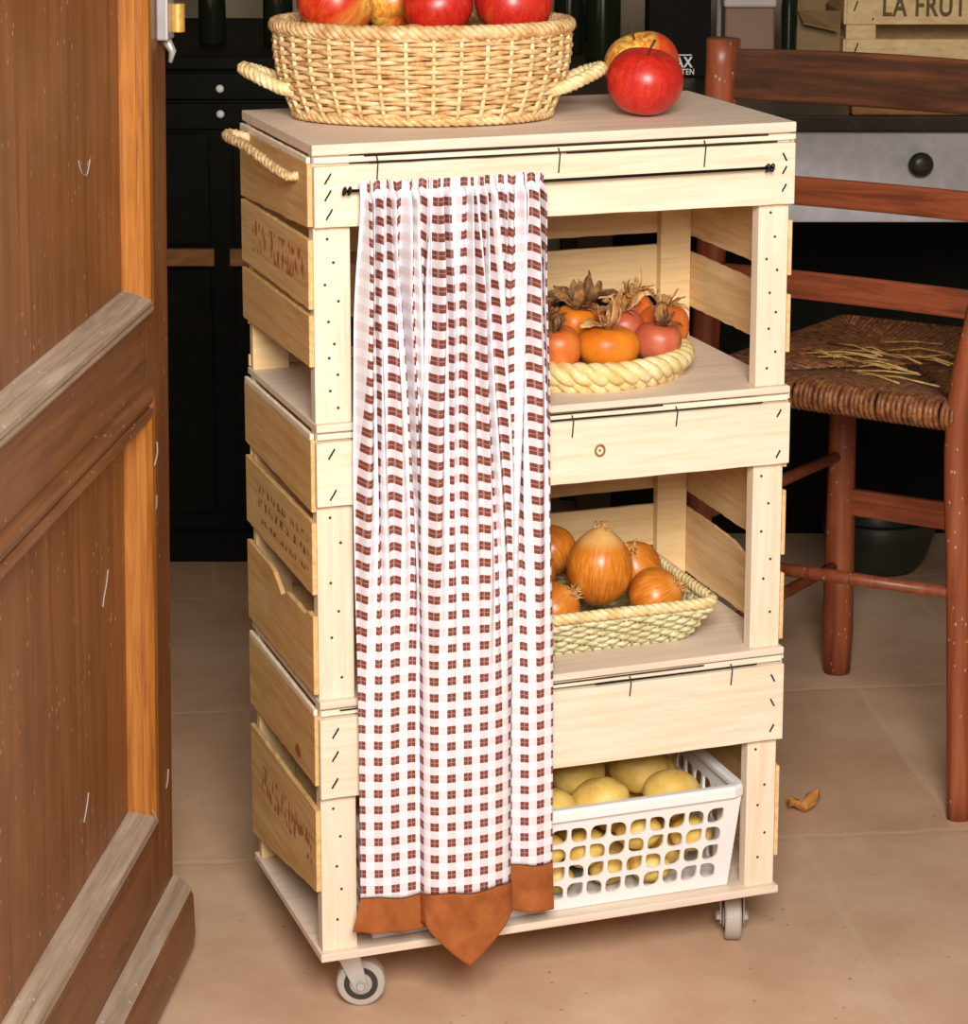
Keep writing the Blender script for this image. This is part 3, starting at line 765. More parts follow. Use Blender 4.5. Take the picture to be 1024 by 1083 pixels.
persimmon('persim_orange', .0222,.0225, (.3165,.128,.677), 'orange persimmon standing between the front left and front centre ones', (.1,-.1,1.0), 1.35, 10, 6)
persimmon('persim_orange', .0220,.0210, (.2700,.118,.688), 'orange persimmon lying on its side at the back left of the tray, calyx forward', (1.0,.3,.4), .9, 8, 7)
persimmon('persim_mid', .0235,.0200, (.3450,.176,.672), 'orange persimmon at the back centre under a tall dark dried calyx', (0,-.1,3.0), 1.45, 11, 8)
persimmon('persim_mid', .0215,.0200, (.4010,.174,.678), 'red-orange persimmon at the back right with its curled brown calyx upright', (0,.1,4.0), 1.3, 10, 9)
persimmon('persim_red', .0235,.0210, (.232,.120,.668), 'persimmon behind the curtain at the left of the tray', (0,0,4.0), 1.0, 8, 10)

# ------------------------------------------------------------------ reed basket of onions
OC = (.300,.108)
ob = empty('reed_basket', (*OC,.3495), label='rectangular pale reed basket holding onions on the middle shelf', cat='basket')
def rrect(c, hx0, hy0, hx1, hy1, rad):
    def P(t, f):
        hx, hy = hx0+(hx1-hx0)*f, hy0+(hy1-hy0)*f
        sx_, sy_ = hx-rad, hy-rad; q = PI*rad/2; Ls = [2*sy_, q, 2*sx_, q, 2*sy_, q, 2*sx_, q]; tot = sum(Ls); s_ = (t % 1)*tot
        i = 0
        while s_ > Ls[i]: s_ -= Ls[i]; i += 1
        cx, cy = [(1,-1),(1,1),(1,1),(-1,1),(-1,1),(-1,-1),(-1,-1),(1,-1)][i]
        if i == 0: p = (hx, -sy_+s_); n = (1,0)
        elif i == 2: p = (sx_-s_, hy); n = (0,1)
        elif i == 4: p = (-hx, sy_-s_); n = (-1,0)
        elif i == 6: p = (-sx_+s_, -hy); n = (0,-1)
        else:
            a = s_/rad+{1:0,3:PI/2,5:PI,7:1.5*PI}[i]; n = (cos(a), sin(a)); ccx = {1:1,3:-1,5:-1,7:1}[i]*sx_; ccy = {1:1,3:1,5:-1,7:-1}[i]*sy_
            p = (ccx+rad*n[0], ccy+rad*n[1])
        return Vector((c[0]+p[0], c[1]+p[1], 0)), Vector((n[0], n[1], 0))
    return P
P = rrect(OC, .119,.060, .135,.088, .014)
m = MB(); weave(m, P, .3535, .3915, 8, 64, .0027, .0030, 0, samples=256); m.build('woven_wall', M['reed'], ob, smooth=True)
m = MB(); stakesf(m, P, .3510, .3930, 64, .0016); m.build('stake_ribs', M['reed'], ob, smooth=True)
for zz, rr in ((.3975,.0036),):
    m = MB(); rope(m, [P(i/300, 1)[0]+Vector((0,0,zz)) for i in range(300)], .0030, .0036, 3, 34, closed=True); m.build('rim', M['wicker_pale'], ob, smooth=True)
m = MB(); ring = [P(i/80, 0)[0] for i in range(80)]
m.add([(p.x, p.y, .3500) for p in ring]+[(p.x, p.y, .3530) for p in ring], [tuple(range(80)), tuple(reversed(range(80,160)))]+[(i,(i+1)%80,80+(i+1)%80,80+i) for i in range(80)])
m.build('base', M['reed'], ob)
def onion(loc, r, h, rot, label, seed=0, tuft=1.0):
    rnd = random.Random(seed); prof = []
    for i in range(21):
        a = -PI/2+PI*i/20
        rr = r*cos(a); z = h*sin(a)
        if a > 0: rr *= 1-.10*sin(a)**3; z += h*.08*sin(a)**8
        prof.append((max(rr,.0006), z))
    m = MB(); m.lathe(prof, 40, None, lambda a, z: .010*cos(6*a+seed)+.012*cos(2*a+seed))
    o = m.build('onion', M['onion'], None, smooth=True)
    m = MB()
    for k in range(16):
        a = rnd.uniform(0,2*PI); q = rnd.uniform(.002,.009); L = rnd.uniform(.005,.012)*tuft; b = a+rnd.uniform(-.8,.8)
        z0 = h*1.02-q*.25
        m.tube([(q*cos(a), q*sin(a), z0-.004), (q*cos(a)*1.1, q*sin(a)*1.1, z0+L*.5), (q*cos(a)+.005*cos(b), q*sin(a)+.005*sin(b), z0+L*.75)], [.0014,.001,.0006], 5)
    m.build('papery_neck', M['onion_neck'], o, local=True, smooth=True)
    o.location = loc; o.rotation_euler = rot
    return tag(o, label, 'onion', 'onions in the reed basket')
onion((.3285,.082,.4275), .0345,.0400, (.02,.03,.5), 'largest onion, tall and glossy, standing upright at the front of the reed basket', 1)
onion((.3860,.066,.3955), .0300,.0280, (.9,.5,.5), 'onion at the front right of the reed basket, against its front rim', 2)
onion((.2730,.068,.3930), .0280,.0270, (.6,-.5,1.5), 'low onion at the front left of the reed basket, beside the curtain edge', 3)
onion((.2700,.115,.4165), .0215,.0230, (1.1,-.2,2.5), 'dark amber onion behind the largest one, on its left', 4)
onion((.3050,.166,.4240), .0290,.0270, (.5,.2,3.5), 'yellowish onion at the back left, topmost of the rear ones', 5)
onion((.3880,.128,.4080), .0290,.0270, (.3,.5,4.5), 'onion behind the front right one, near the basket back', 6)
onion((.3450,.163,.3950), .0225,.0220, (.9,.5,5.5), 'onion hidden at the back of the reed basket behind the largest one', 7)
onion((.2200,.090,.3830), .0270,.0260, (.6,0,.5), 'onion in the reed basket behind the curtain', 8)

# ------------------------------------------------------------------ white plastic basket with potatoes
pb = empty('plastic_basket', (.25,.09,.0845), label='white plastic basket with rows of leaf-shaped holes, full of potatoes on the bottom shelf', cat='basket')
zb, zt_ = .0860, .1985
B = [(.058,.013),(.4485,.013),(.4485,.180),(.058,.180)]      # bottom corners
Tp = [(.050,-.006),(.4550,-.006),(.4550,.205),(.050,.205)]   # top corners
def lattice(c0, c1, t0, t1, nx, nz, zlo=.010, zhi=.016):
    c0, c1, t0, t1 = [Vector(v) for v in (c0, c1, t0, t1)]
    def S(u, v): return c0.lerp(c1, u).lerp(t0.lerp(t1, u), v)
    H = (t0-c0).length; W_ = (c1-c0).length
    v0, v1 = zlo/H, 1-zhi/H; u0, u1 = .0145/W_, 1-.0145/W_
    m = MB()
    def quad(a, b, c, d):
        m.add([S(*a), S(*b), S(*c), S(*d)], [(0,1,2,3)])
    quad((0,0),(1,0),(1,v0),(0,v0)); quad((0,v1),(1,v1),(1,1),(0,1)); quad((0,v0),(u0,v0),(u0,v1),(0,v1)); quad((u1,v0),(1,v0),(1,v1),(u1,v1))
    K = 4
    for j in range(nz):
        for i in range(nx):
            a0, a1 = u0+(u1-u0)*i/nx, u0+(u1-u0)*(i+1)/nx; b0, b1 = v0+(v1-v0)*j/nz, v0+(v1-v0)*(j+1)/nz
            outer, inner = [], []
            mx = .095; even = (i+j) % 2 == 0
            radii = [.42,.12,.42,.12] if even else [.28,.30,.14,.30]
            cor = [(0,0),(1,0),(1,1),(0,1)]
            for q in range(4):
                cx, cy = cor[q]; rr = radii[q]; lo, hi = mx, 1-mx
                ccx = lo+rr if cx == 0 else hi-rr; ccy = lo+rr if cy == 0 else hi-rr
                st = [PI, 1.5*PI, 0, .5*PI][q]
                for k in range(K+1):
                    a = st+PI/2*k/K; inner.append((ccx+rr*cos(a), ccy+rr*sin(a)))
                    # matching outer point: project on the square border
                    if k < K/2: o_ = {0:(0, ccy+rr*sin(a)),1:(ccx+rr*cos(a),0),2:(1,ccy+rr*sin(a)),3:(ccx+rr*cos(a),1)}[q]
                    elif k == K/2: o_ = (cx, cy)
                    else: o_ = {0:(ccx+rr*cos(a),0),1:(1,ccy+rr*sin(a)),2:(ccx+rr*cos(a),1),3:(0,ccy+rr*sin(a))}[q]
                    outer.append(o_)
            n = len(inner); L = lambda p: S(a0+(a1-a0)*p[0], b0+(b1-b0)*p[1])
            m.add([L(p) for p in outer]+[L(p) for p in inner], [(k, (k+1) % n, n+(k+1) % n, n+k) for k in range(n)])
    return m
def c3(p, z): return (p[0], p[1], z)
for (i, j, nx) in ((0,1,17),(1,2,7),(2,3,17),(3,0,7)):
    m = lattice(c3(B[i],zb), c3(B[j],zb), c3(Tp[i],zt_), c3(Tp[j],zt_), nx, 4)
    o = m.build('pierced_wall', M['white_plastic'], pb, solid=.0028)
m = MB(); m.box((.0570,.0120,zb-.0012), (.4495,.1810,zb+.0016)); m.build('bottom', M['white_plastic'], pb, bevel=.001)
# rolled rim: a lip sweeping round the top edge
m = MB()
prof = [(-.0015,-.0070),(.0045,-.0070),(.0060,-.0058),(.0060,.0035),(.0035,.0060),(-.0035,.0060),(-.0055,.0035),(-.0055,-.002),(-.0015,-.002)]
def rimp(t): return rrect((.2525,.0995), .2025,.1055, .2025,.1055, .010)(t, 1)
NR = 160
for i in range(NR):
    p, nr = rimp(i/NR)
    for (o_, z) in prof: m.v.append(Vector((p.x+nr.x*o_, p.y+nr.y*o_, zt_+z)))
k = len(prof)
for i in range(NR):
    for q in range(k): l = (q+1) % k; j = (i+1) % NR; m.f.append((i*k+q, i*k+l, j*k+l, j*k+q))
m.build('rim', M['white_plastic'], pb, smooth=False, bevel=.0008)
def potato(loc, r, seed, label, group='potatoes in the white plastic basket'):
    rnd = random.Random(seed); m = MB(); el = (1.18, .98, .88)
    off = Vector((seed*3.1, 0, 0))
    prof = [(max(.0005, cos(-PI/2+PI*i/14)), sin(-PI/2+PI*i/14)) for i in range(15)]
    m.lathe(prof, 24)
    for i, v in enumerate(m.v):
        q = 1+.10*noise.noise(v*1.3+off)+.03*noise.noise(v*4+off)
        m.v[i] = Vector((v.x*el[0], v.y*el[1], v.z*el[2]))*q*r
    o = m.build('potato', M['potato'], None, smooth=True)
    o.location = loc; o.rotation_euler = (rnd.uniform(-.3,.3), rnd.uniform(-.3,.3), rnd.uniform(-.6,.6))
    return tag(o, label, 'potato', group)
potato((.2560,.026,.1920), .0225, 21, 'small potato at the basket front beside the curtain, half hidden by it')
potato((.3110,.030,.1920), .0265, 22, 'yellow potato at the front of the heap right of the small one')
potato((.3080,.090,.2000), .0290, 23, 'large potato at the back left of the visible heap, under the board edge')
potato((.3800,.090,.1960), .0290, 24, 'large potato at the back, between the big left one and the basket wall')
potato((.3930,.034,.1880), .0280, 25, 'potato at the front right of the heap, nearest the basket corner')
potato((.4200,.130,.1740), .0160, 26, 'small potato low at the far right of the heap')
# the potatoes below, glimpsed through the holes
rr = random.Random(5); fixed = [(Vector(p), r*1.05) for p, r in [((.256,.026,.192),.0225),((.311,.030,.192),.0265),((.308,.09,.200),.031),((.380,.09,.196),.031),((.393,.028,.189),.028),((.42,.13,.174),.018)]]
loose = []
for zc, yc0 in ((.106,.036),(.106,.080),(.108,.125),(.148,.030),(.148,.075),(.148,.125)):
    nx = 7
    for i in range(nx): loose.append([Vector((.098+i*.0535+rr.uniform(-.004,.004), yc0, zc+rr.uniform(-.003,.003))), rr.uniform(.0195,.0235)])
for it in range(60):
    for a in range(len(loose)):
        for b_ in range(a+1, len(loose)):
            d = loose[b_][0]-loose[a][0]; ov = (loose[a][1]+loose[b_][1])*1.04-d.length
            if ov > 0: d.normalize(); loose[a][0] -= d*ov/2; loose[b_][0] += d*ov/2
        for (p, r) in fixed:
            d = loose[a][0]-p; ov = (loose[a][1]+r)*1.04-d.length
            if ov > 0: d.normalize(); loose[a][0] += d*ov
        r = loose[a][1]*1.08; q = loose[a][0]
        q.x = min(max(q.x, .066+r), .4415-r); f = (q.z-zb)/(zt_-zb); q.y = min(max(q.y, .017-.018*f+r), .178+.02*f-r); q.z = min(max(q.z, zb+.003+r*.9), .172)
for k, (p, r) in enumerate(loose):
    potato(p, r*.93, 40+k, 'potato below the top layer, glimpsed only through the holes of the white basket')

# ------------------------------------------------------------------ ladder-back chair
NLf, NLs, NLt = Vector((.640,.537,0)), Vector((.660,.560,.50)), Vector((.665,.530,.925))
NRf, NRs, NRt = Vector((.8744,.2636,0)), Vector((.870,.290,.50)), Vector((.925,.226,.925))
FLf, FLs = Vector((.970,.778,0)), Vector((.967,.775,.495))
FRf, FRs = Vector((1.250,.450,0)), Vector((1.247,.452,.495))
ch = empty('ladder_back_chair', (.93,.52,0), label='reddish brown ladder-back chair with a rush seat, standing behind the trolley by the table', cat='chair')
for a, b, c_ in ((NLf,NLs,NLt),(NRf,NRs,NRt)):
    m = MB(); pts = smoothpath([a, a.lerp(b,.5), b, b.lerp(c_,.5), c_], 5)
    n = len(pts); m.tube(pts, [.0165+.009*max(0, i/n-.4) for i in range(n)], 12, flat=.85)
    m.build('back_post', M['chair_wood'], ch, smooth=True)
for a, b in ((FLf,FLs),(FRf,FRs)):
    m = MB(); m.tube([a, a.lerp(b,.12), a.lerp(b,.3), a.lerp(b,.6), b], [.019,.0215,.021,.019,.018], 12); m.build('front_leg', M['chair_wood'], ch, smooth=True)
def slat(z0, z1, bow, name='slat', th=.008, arch=0, mat='chair_slat'):
    def at(z, A, B_, C_): return A.lerp(B_, z/.5) if z < .5 else B_.lerp(C_, (z-.5)/.425)
    L0, L1 = at(z0, NLf, NLs, NLt), at(z1, NLf, NLs, NLt); R0, R1 = at(z0, NRf, NRs, NRt), at(z1, NRf, NRs, NRt)
    ax = (R0-L0).normalized(); nrm = Vector((-ax.y, ax.x, 0)); m = MB(); N = 16
    if nrm.dot(Vector((.76,.65,0))) < 0: nrm = -nrm
    for i in range(N+1):
        t = i/N; bw = nrm*bow*(-4*t*(1-t))
        lo = L0.lerp(R0, t); hi = L1.lerp(R1, t); zz = Vector((0,0,arch*4*t*(1-t)))
        for p in (lo-nrm*th/2, lo+nrm*th/2, hi+nrm*th/2+zz, hi-nrm*th/2+zz): m.v.append(p+bw)
    for i in range(N):
        for k in range(4): l = (k+1) % 4; m.f.append((4*i+k,4*i+l,4*i+4+l,4*i+4+k))
    m.f.append((0,1,2,3)); m.f.append(tuple(4*N+k for k in range(4)))
    return m.build(name, M[mat], ch, bevel=.003)
tag(slat(.852,.913,-.012, arch=.004, mat='chair_slat_shaded'), 'wide top slat with shade painted into its brown'); slat(.7275,.763,-.010); slat(.612,.647,-.008)
def rung(a, b, r, name='rung'):
    m = MB(); m.tube([a, a.lerp(b,.5), b], [r*.85, r, r*.85], 10); m.build(name, M['chair_wood'], ch, smooth=True)
up = lambda p, q, z: p.lerp(q, z/.5)
rung(up(NLf,NLs,.268), up(NRf,NRs,.279), .0085)
rung(up(NLf,NLs,.32), up(FLf,FLs,.32), .0085); rung(up(NRf,NRs,.33), up(FRf,FRs,.33), .0085); rung(up(NLf,NLs,.16), up(FLf,FLs,.16), .0085); rung(up(NRf,NRs,.16), up(FRf,FRs,.16), .0085)
m = MB(); a, b = FLf.lerp(FLs,.5), FRf.lerp(FRs,.5); ax = (b-a).normalized(); nn = Vector((-ax.y,ax.x,0))*.006
m.add([a-nn+Vector((0,0,-.016)), a+nn+Vector((0,0,-.016)), a+nn+Vector((0,0,.022)), a-nn+Vector((0,0,.022)), b-nn+Vector((0,0,-.016)), b+nn+Vector((0,0,-.016)), b+nn+Vector((0,0,.022)), b-nn+Vector((0,0,.022))],
      [(0,1,2,3),(7,6,5,4),(0,4,5,1),(1,5,6,2),(2,6,7,3),(3,7,4,0)]); m.build('front_stretcher', M['chair_slat'], ch, bevel=.003)
# rush seat: strands wrapped over each rail and running in to the diagonals
zs = .495
cor = [Vector((p.x, p.y, zs)) for p in (NLs, NRs, FRs, FLs)]; ctr = sum(cor, Vector())/4
m = MB()
for e in range(4):
    a, b = cor[e], cor[(e+1) % 4]; ax = (b-a).normalized(); inn = Vector((-ax.y, ax.x, 0))
    if inn.dot(ctr-a) < 0: inn = -inn
    L = (b-a).length; N = int(L/.0068); c_t = max(.05, min(.95, (ctr-a).dot(ax)/L)); c_d = (ctr-a).dot(inn)
    for i in range(N):
        t = (i+.5)/N; p = a+ax*L*t; dep = c_d*(t/c_t if t < c_t else (1-t)/(1-c_t))*.985
        r_ = .0165; pts = []
        sk = ax*random.uniform(-.002,.002)
        for q in range(7):
            an = -PI*.6+PI*1.1*q/6
            pts.append(p+inn*(-r_*cos(an))*1.0+Vector((0,0,r_*sin(an)))+sk*q/6)
        pts = pts[:]
        end = p+inn*max(.006, dep)+Vector((0,0,.006+random.uniform(-.001,.001))); mid = p+inn*max(.004, dep*.5)+Vector((0,0,.012))
        m.tube(pts+[mid+sk, end+sk], .0037, 5)
m.build('rush_seat', M['rush'], ch, smooth=True)
m = MB()
for i in range(26):
    a = ctr+Vector((random.uniform(-.13,.05), random.uniform(-.08,.12), .018)); an = random.uniform(-1.3,-.5); L = random.uniform(.04,.12)
    m.tube([a, a+Vector((cos(an)*L*.5, sin(an)*L*.5, random.uniform(.002,.006))), a+Vector((cos(an)*L, sin(an)*L, 0))], .0013, 4)
tag(m.build('loose_strands', M['straw_loose'], ch, smooth=True), 'pale loose straw strands')

# ------------------------------------------------------------------ table and what stands on it
def rbox(mb, x0, x1, y0, y1, z0, z1):
    vs = [rm(x, y, z) for z in (z0, z1) for (x, y) in ((x0,y0),(x1,y0),(x1,y1),(x0,y1))]
    mb.add(vs, [(0,3,2,1),(4,5,6,7),(0,1,5,4),(1,2,6,5),(2,3,7,6),(3,0,4,7)]); return mb
tx0, tx1, ty0, ty1 = .262, 1.70, 1.106, 1.99
tb = empty('kitchen_table', rm((tx0+tx1)/2, (ty0+ty1)/2), label='dark-topped table with a grey apron behind the chair', cat='table')
m = MB(); rbox(m, tx0, tx1, ty0, ty1, .757, .780); m.build('tabletop', M['table_top'], tb, bevel=.003)
m = MB(); rbox(m, tx0+.03, tx1-.03, ty0+.012, ty0+.03, .630, .757); ap = m.build('apron', M['apron'], tb, bevel=.002)
m = MB(); rbox(m, tx0+.03, tx1-.03, ty1-.05, ty1-.03, .630, .757); m.build('apron', M['apron'], tb)
for x in (tx0+.03, tx1-.05):
    m = MB(); rbox(m, x, x+.02, ty0+.03, ty1-.05, .630, .757); m.build('apron', M['apron'], tb)
kx = .162+(988-512)/2790*3.51
m = MB(); m.lathe([(.007,0),(.008,.006),(.016,.012),(.0175,.018),(.015,.023),(.006,.0255)], 24, Matrix.Translation(rm(kx, ty0+.0125, .713)) @ Matrix.Rotation(-YAW, 4, 'Z') @ Matrix.Rotation(PI/2, 4, 'X'))
tag(m.build('knob', M['knob_dark'], ap, smooth=True), 'round dark knob')
for (x, y) in ((tx0+.03,ty0+.02),(tx1-.08,ty0+.02),(tx0+.03,ty1-.08),(tx1-.08,ty1-.08)):
    m = MB(); rbox(m, x, x+.05, y+.01, y+.055, 0, .757); m.build('leg', M['table_top'], tb, bevel=.003)
# a batten lying along the table edge
m = MB(); xa = .162+(900-512)/2790*3.62; rbox(m, xa, xa+.62, 1.108, 1.145, .7802, .795)
tag(m.build('wooden_batten', M['rail_wood'], None, bevel=.003), 'thin light brown wooden batten lying near the front of the dark tabletop', 'batten')

# fruit crate with stencil
cy = 4.135-2.404; px = lambda X, d: .162+(X-512)/2790*d
cx0 = px(903, 4.135); cx1 = cx0+.40
cr = empty('fruit_crate', rm(cx0+.2, cy+.10, .78), label='pale wooden fruit crate with dark stencilled letters standing on the table', cat='crate')
def cpart(name, *b, mat='front_wood'):
    m = MB(); rbox(m, *b); return m.build(name, M[mat], cr, bevel=.0015)
M['bg_crate'] = wood('yellowish_crate_wood', lin(196,162,108), lin(216,184,132), lin(228,200,150), 'x', 100, blotch=.3)
cz = .7803
fr_ = cpart('front_slat', cx0, cx1, cy-.006, cy, .844, .905, mat='bg_crate')
cpart('front_slat', cx0, cx1, cy-.006, cy, cz, .821, mat='bg_crate')
for (a, b) in ((.844,.905),(cz,.821)):
    cpart('back_slat', cx0, cx1, cy+.206, cy+.212, a, b, mat='bg_crate')
    cpart('side_slat', cx0-.005, cx0, cy-.006, cy+.212, a, b, mat='bg_crate'); cpart('side_slat', cx1, cx1+.005, cy-.006, cy+.212, a, b, mat='bg_crate')
for x in (cx0, cx1-.048):
    for y in (cy+.0003, cy+.180): cpart('corner_post', x, x+.048, y, y+.025, cz, .925, mat='bg_crate')
cpart('floor_board', cx0, cx1, cy, cy+.206, cz, cz+.005, mat='cardboard')
def text(body, size, loc, mat, parent, ext=.0006, bold=0, name='lettering', rotz=-YAW, sx_=1.0, shear=0):
    cu = bpy.data.curves.new('t', 'FONT'); cu.body = body; cu.size = size; cu.extrude = ext; cu.offset = bold; cu.shear = shear
    cu.space_character = 1.12
    o = bpy.data.objects.new('t', cu); COL.objects.link(o)
    dg = bpy.context.evaluated_depsgraph_get(); me = bpy.data.meshes.new_from_object(o.evaluated_get(dg)); bpy.data.objects.remove(o)
    me.materials.clear(); me.materials.append(mat)
    q = bpy.data.objects.new(name, me); COL.objects.link(q)
    off = Vector((0,0,0)); p = parent
    while p: off += p.location; p = p.parent
    q.parent = parent; q.location = Vector(loc)-off; q.rotation_euler = (PI/2, 0, rotz); q.scale = (sx_, 1, 1)
    return q
d_ = 4.129
text('LA FRUT', .046, rm(px(941, d_), cy-.0066, .8585), M['ink'], fr_, .0003, .0012, sx_=.70)
for (X, z, L) in ((911,.866,.016),(912,.797,.018),(931,.851,.004)):
    m = MB(); c = rm(px(X, d_), cy-.0068, z); m.tube([c, c+T*(L*.35)+Vector((0,0,L))], .0012, 5); m.build('staple', M['iron'], fr_)

# brown box, tin, bottles, black carton on the table
def rthing(name, x0, x1, y0, y1, z0, z1, mat, label, cat, bevel=.002):
    m = MB(); rbox(m, x0, x1, y0, y1, z0, z1)
    o = m.build(name, M[mat], None, bevel=bevel); return tag(o, label, cat)
bx = empty('cardboard_box', rm(px(877,4.2), 1.86, .78), label='open brown cardboard box on the table left of the stencilled crate', cat='box')
x0, x1 = px(851,4.15), px(898,4.15); 
for nm, b in (('wall',(x0,x1,1.76,1.764,.7803,.862)),('wall',(x0,x1,1.916,1.92,.7803,.875)),('wall',(x0,x0+.004,1.7641,1.9159,.7803,.875)),('wall',(x1-.004,x1,1.7641,1.9159,.7803,.862)),('bottom',(x0+.004,x1-.004,1.7641,1.9159,.7803,.784))):
    m = MB(); rbox(m, *b); m.build(nm, M['cardboard'], bx)
m = MB(); m.add([rm(x0,1.76,.862), rm(x1,1.76,.862), rm(x1-.01,1.71,.835), rm(x0+.004,1.71,.848)], [(0,1,2,3)]); m.build('flap', M['cardboard'], bx, solid=.003)
x0, x1 = px(774,4.15), px(829,4.15)
tn = rthing('storage_tin', x0, x1, 1.78, 1.90, .7803, .866, 'pinkbrown', 'pinkish brown storage tin with a whitish lid on the table', 'tin', .004)
m = MB(); rbox(m, x0-.002, x1+.002, 1.778, 1.902, .8662, .905); tag(m.build('lid', M['greywhite'], tn, bevel=.004), 'greyish white lid')
def bottle(xp, d, z, r, h, label, neck=.36):
    m = MB(); c = rm(px(xp, d), d-2.404, z)
    m.lathe([(r*.9,0),(r,.004),(r,h*.55),(r*.92,h*.62),(r*neck,h*.76),(r*neck*.95,h*.95),(r*neck*1.2,h*.955),(r*neck*1.2,h)], 20, Matrix.Translation(c))
    o = m.build('bottle', M['bottle'], None, smooth=True, bevel=.0); return tag(o, label, 'bottle')
bottle(841, 4.15, .7802, .0135, .26, 'slim dark green bottle between the tin and the cardboard box')
bottle(640, 4.2, .7802, .030, .30, 'dark bottle on the table left of the black carton, behind the apples')
bottle(604, 4.3, .7802, .026, .28, 'dark bottle at the left end of the table beside the basket')
x0, x1 = px(690,3.96), px(757,3.96)
bc = rthing('carton', x0, x1, 1.556, 1.66, .7802, .965, 'black', 'black carton with small white capitals on the table behind the apples', 'carton')
zc = lambda Y, d: 1.247-(Y+246)/2790*d
text('TAX', .0225, rm(px(711, 3.955), 1.5554, zc(72.5,3.955)), M['white_ink'], bc, .0004, .0006, sx_=.80, shear=.0)
text('TEN', .0125, rm(px(726, 3.955), 1.5554, zc(80.5,3.955)), M['white_ink'], bc, .0003, .0002, sx_=.80)
m = MB(); rbox(m, px(719,3.955), px(737,3.955), 1.5551, 1.5558, zc(60,3.955), zc(58.8,3.955)); m.build('printed_line', M['white_ink'], bc)
rthing('metal_upright', px(763,4.25), px(773,4.25), 1.846, 1.862, .7802, 1.12, 'greymetal', 'thin grey upright standing on the table behind the chair post', 'upright')

# ------------------------------------------------------------------ sideboard on the left
sy0 = 1.546
sb = empty('sideboard', rm(-.45, sy0+.3), label='dark painted sideboard with white knobs in the shadow at the left', cat='sideboard')
def sp(name, *b, mat='dark_paint', parent=None, bev=.002):
    m = MB(); rbox(m, *b); return m.build(name, M[mat], parent or sb, bevel=bev)
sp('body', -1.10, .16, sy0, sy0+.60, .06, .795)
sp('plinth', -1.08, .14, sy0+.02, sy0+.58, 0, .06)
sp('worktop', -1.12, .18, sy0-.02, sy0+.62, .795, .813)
for (z0, z1, zk) in ((.748,.788,.766),(.702,.742,.727)):
    dr = sp('drawer', -.42, -.06, sy0-.012, sy0-.0002, z0, z1)
    m = MB(); m.lathe([(.003,0),(.003,.006),(.0062,.009),(.0062,.012),(.003,.0145)], 16, Matrix.Translation(rm(px(226,3.93), sy0-.0122, zk)) @ Matrix.Rotation(-YAW, 4, 'Z') @ Matrix.Rotation(PI/2, 4, 'X'))
    tag(m.build('knob', M['knob_white'], dr, smooth=True), 'small white knob')
xs = px(216,3.94), px(233,3.94)
tag(sp('rail', -1.10, xs[0], sy0-.014, sy0-.0002, .488, .515, mat='rail_wood'), 'brown rail')
tag(sp('rail', xs[1], .16, sy0-.014, sy0-.0002, .488, .515, mat='rail_wood'), 'brown rail')
for (x0, x1) in ((-.42,-.262),(-.225,-.06)): sp('door', x0, x1, sy0-.010, sy0-.0002, .09, .482)
for (x0, x1) in ((-.42,-.262),(-.225,-.06)): sp('door', x0, x1, sy0-.010, sy0-.0002, .521, .695)
bottle(219, 4.12, .8132, .022, .30, 'dark wine bottle on the sideboard, left of the other bottle', .42)
bottle(290, 4.12, .8132, .024, .30, 'dark wine bottle on the sideboard close to the apple basket', .42)

chs = rthing('shade_filler', .36, 1.55, 1.72, 1.93, 0, .60, 'dark_paint', 'unseen dark chest in the shadow under the table', 'filler', .004)  # unseen dark block added so the space under the table goes black
m = MB(); rbox(m, .35, 1.56, 1.71, 1.935, .601, .62); m.build('lid', M['dark_paint'], chs, bevel=.003)
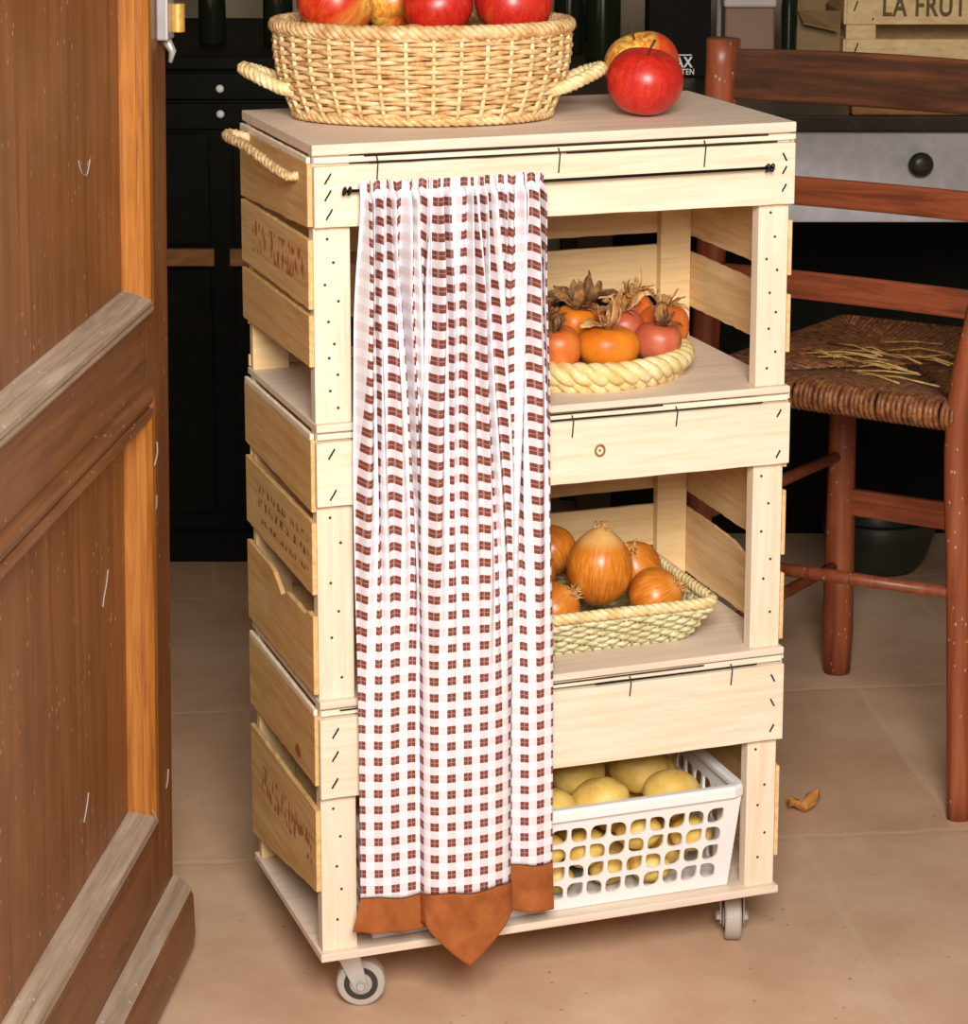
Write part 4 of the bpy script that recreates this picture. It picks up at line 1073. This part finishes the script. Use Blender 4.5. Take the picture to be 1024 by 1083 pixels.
# something low and dark under the table
m = MB()
c = rm(px(955,3.95), 3.95-2.404, 0)
m.lathe([(.06,.0),(.075,.02),(.088,.06),(.092,.085),(.086,.088),(.08,.06),(.07,.02),(.001,.015)], 28, Matrix.Translation(c))
tag(m.build('enamel_basin', plain('dull_green_enamel', lin(44,50,36), .4), None, smooth=True), 'dull green basin on the floor in the shadow under the table', 'basin')

# dry leaf on the floor
m = MB()
def lf(u, v):
    w_ = .016*sin(PI*v)**.6*(1+.25*sin(v*19)); x = (u-.5)*2*w_; y = v*.040
    return (x, y, .003+.010*(abs(u-.5)*2)**1.5+.006*sin(v*7+1)+.006*v)
m.grid(lf, 8, 14)
lo = m.build('dry_leaf', M['leaf'], None, smooth=True, solid=.0008)
lo.location = (.686,.345,-.001); lo.rotation_euler = (.05,-.1,-1.7)
tag(lo, 'curled dry orange leaf on the floor right of the trolley', 'leaf')

# ------------------------------------------------------------------ light
def area(name, loc, target, size, power, col=(1,1,1)):
    l = bpy.data.lights.new(name, 'AREA'); l.shape = 'DISK'; l.size = size; l.energy = power; l.color = col
    o = bpy.data.objects.new(name, l); COL.objects.link(o); o.location = loc
    o.rotation_euler = (Vector(target)-Vector(loc)).to_track_quat('-Z', 'Y').to_euler(); return o
area('studio_softbox', (-.44,-2.25,1.72), (.3,.1,.40), .9, 92, (1,.955,.90))
wd = bpy.data.worlds.new('World'); scene.world = wd; wd.use_nodes = True
bg = wd.node_tree.nodes['Background']; bg.inputs[0].default_value = (1,.95,.88,1); bg.inputs[1].default_value = .17

# ------------------------------------------------------------------ camera
cam = bpy.data.cameras.new('camera'); co = bpy.data.objects.new('camera', cam); COL.objects.link(co)
cam.sensor_fit = 'AUTO'; cam.sensor_width = 36; cam.lens = 2734.7/1083*36
cam.shift_y = -(541.5-303.6)/1083
co.location = (-.6421,-2.3226,1.247)
PT = .1984
fw_ = Vector((sin(YAW)*cos(PT), cos(YAW)*cos(PT), -sin(PT)))
co.rotation_euler = fw_.to_track_quat('-Z', 'Y').to_euler()
scene.camera = co
scene.view_settings.view_transform = 'Standard'; scene.view_settings.look = 'None'
scene.view_settings.exposure = 0; scene.view_settings.gamma = 1; scene.view_settings.use_curve_mapping = False
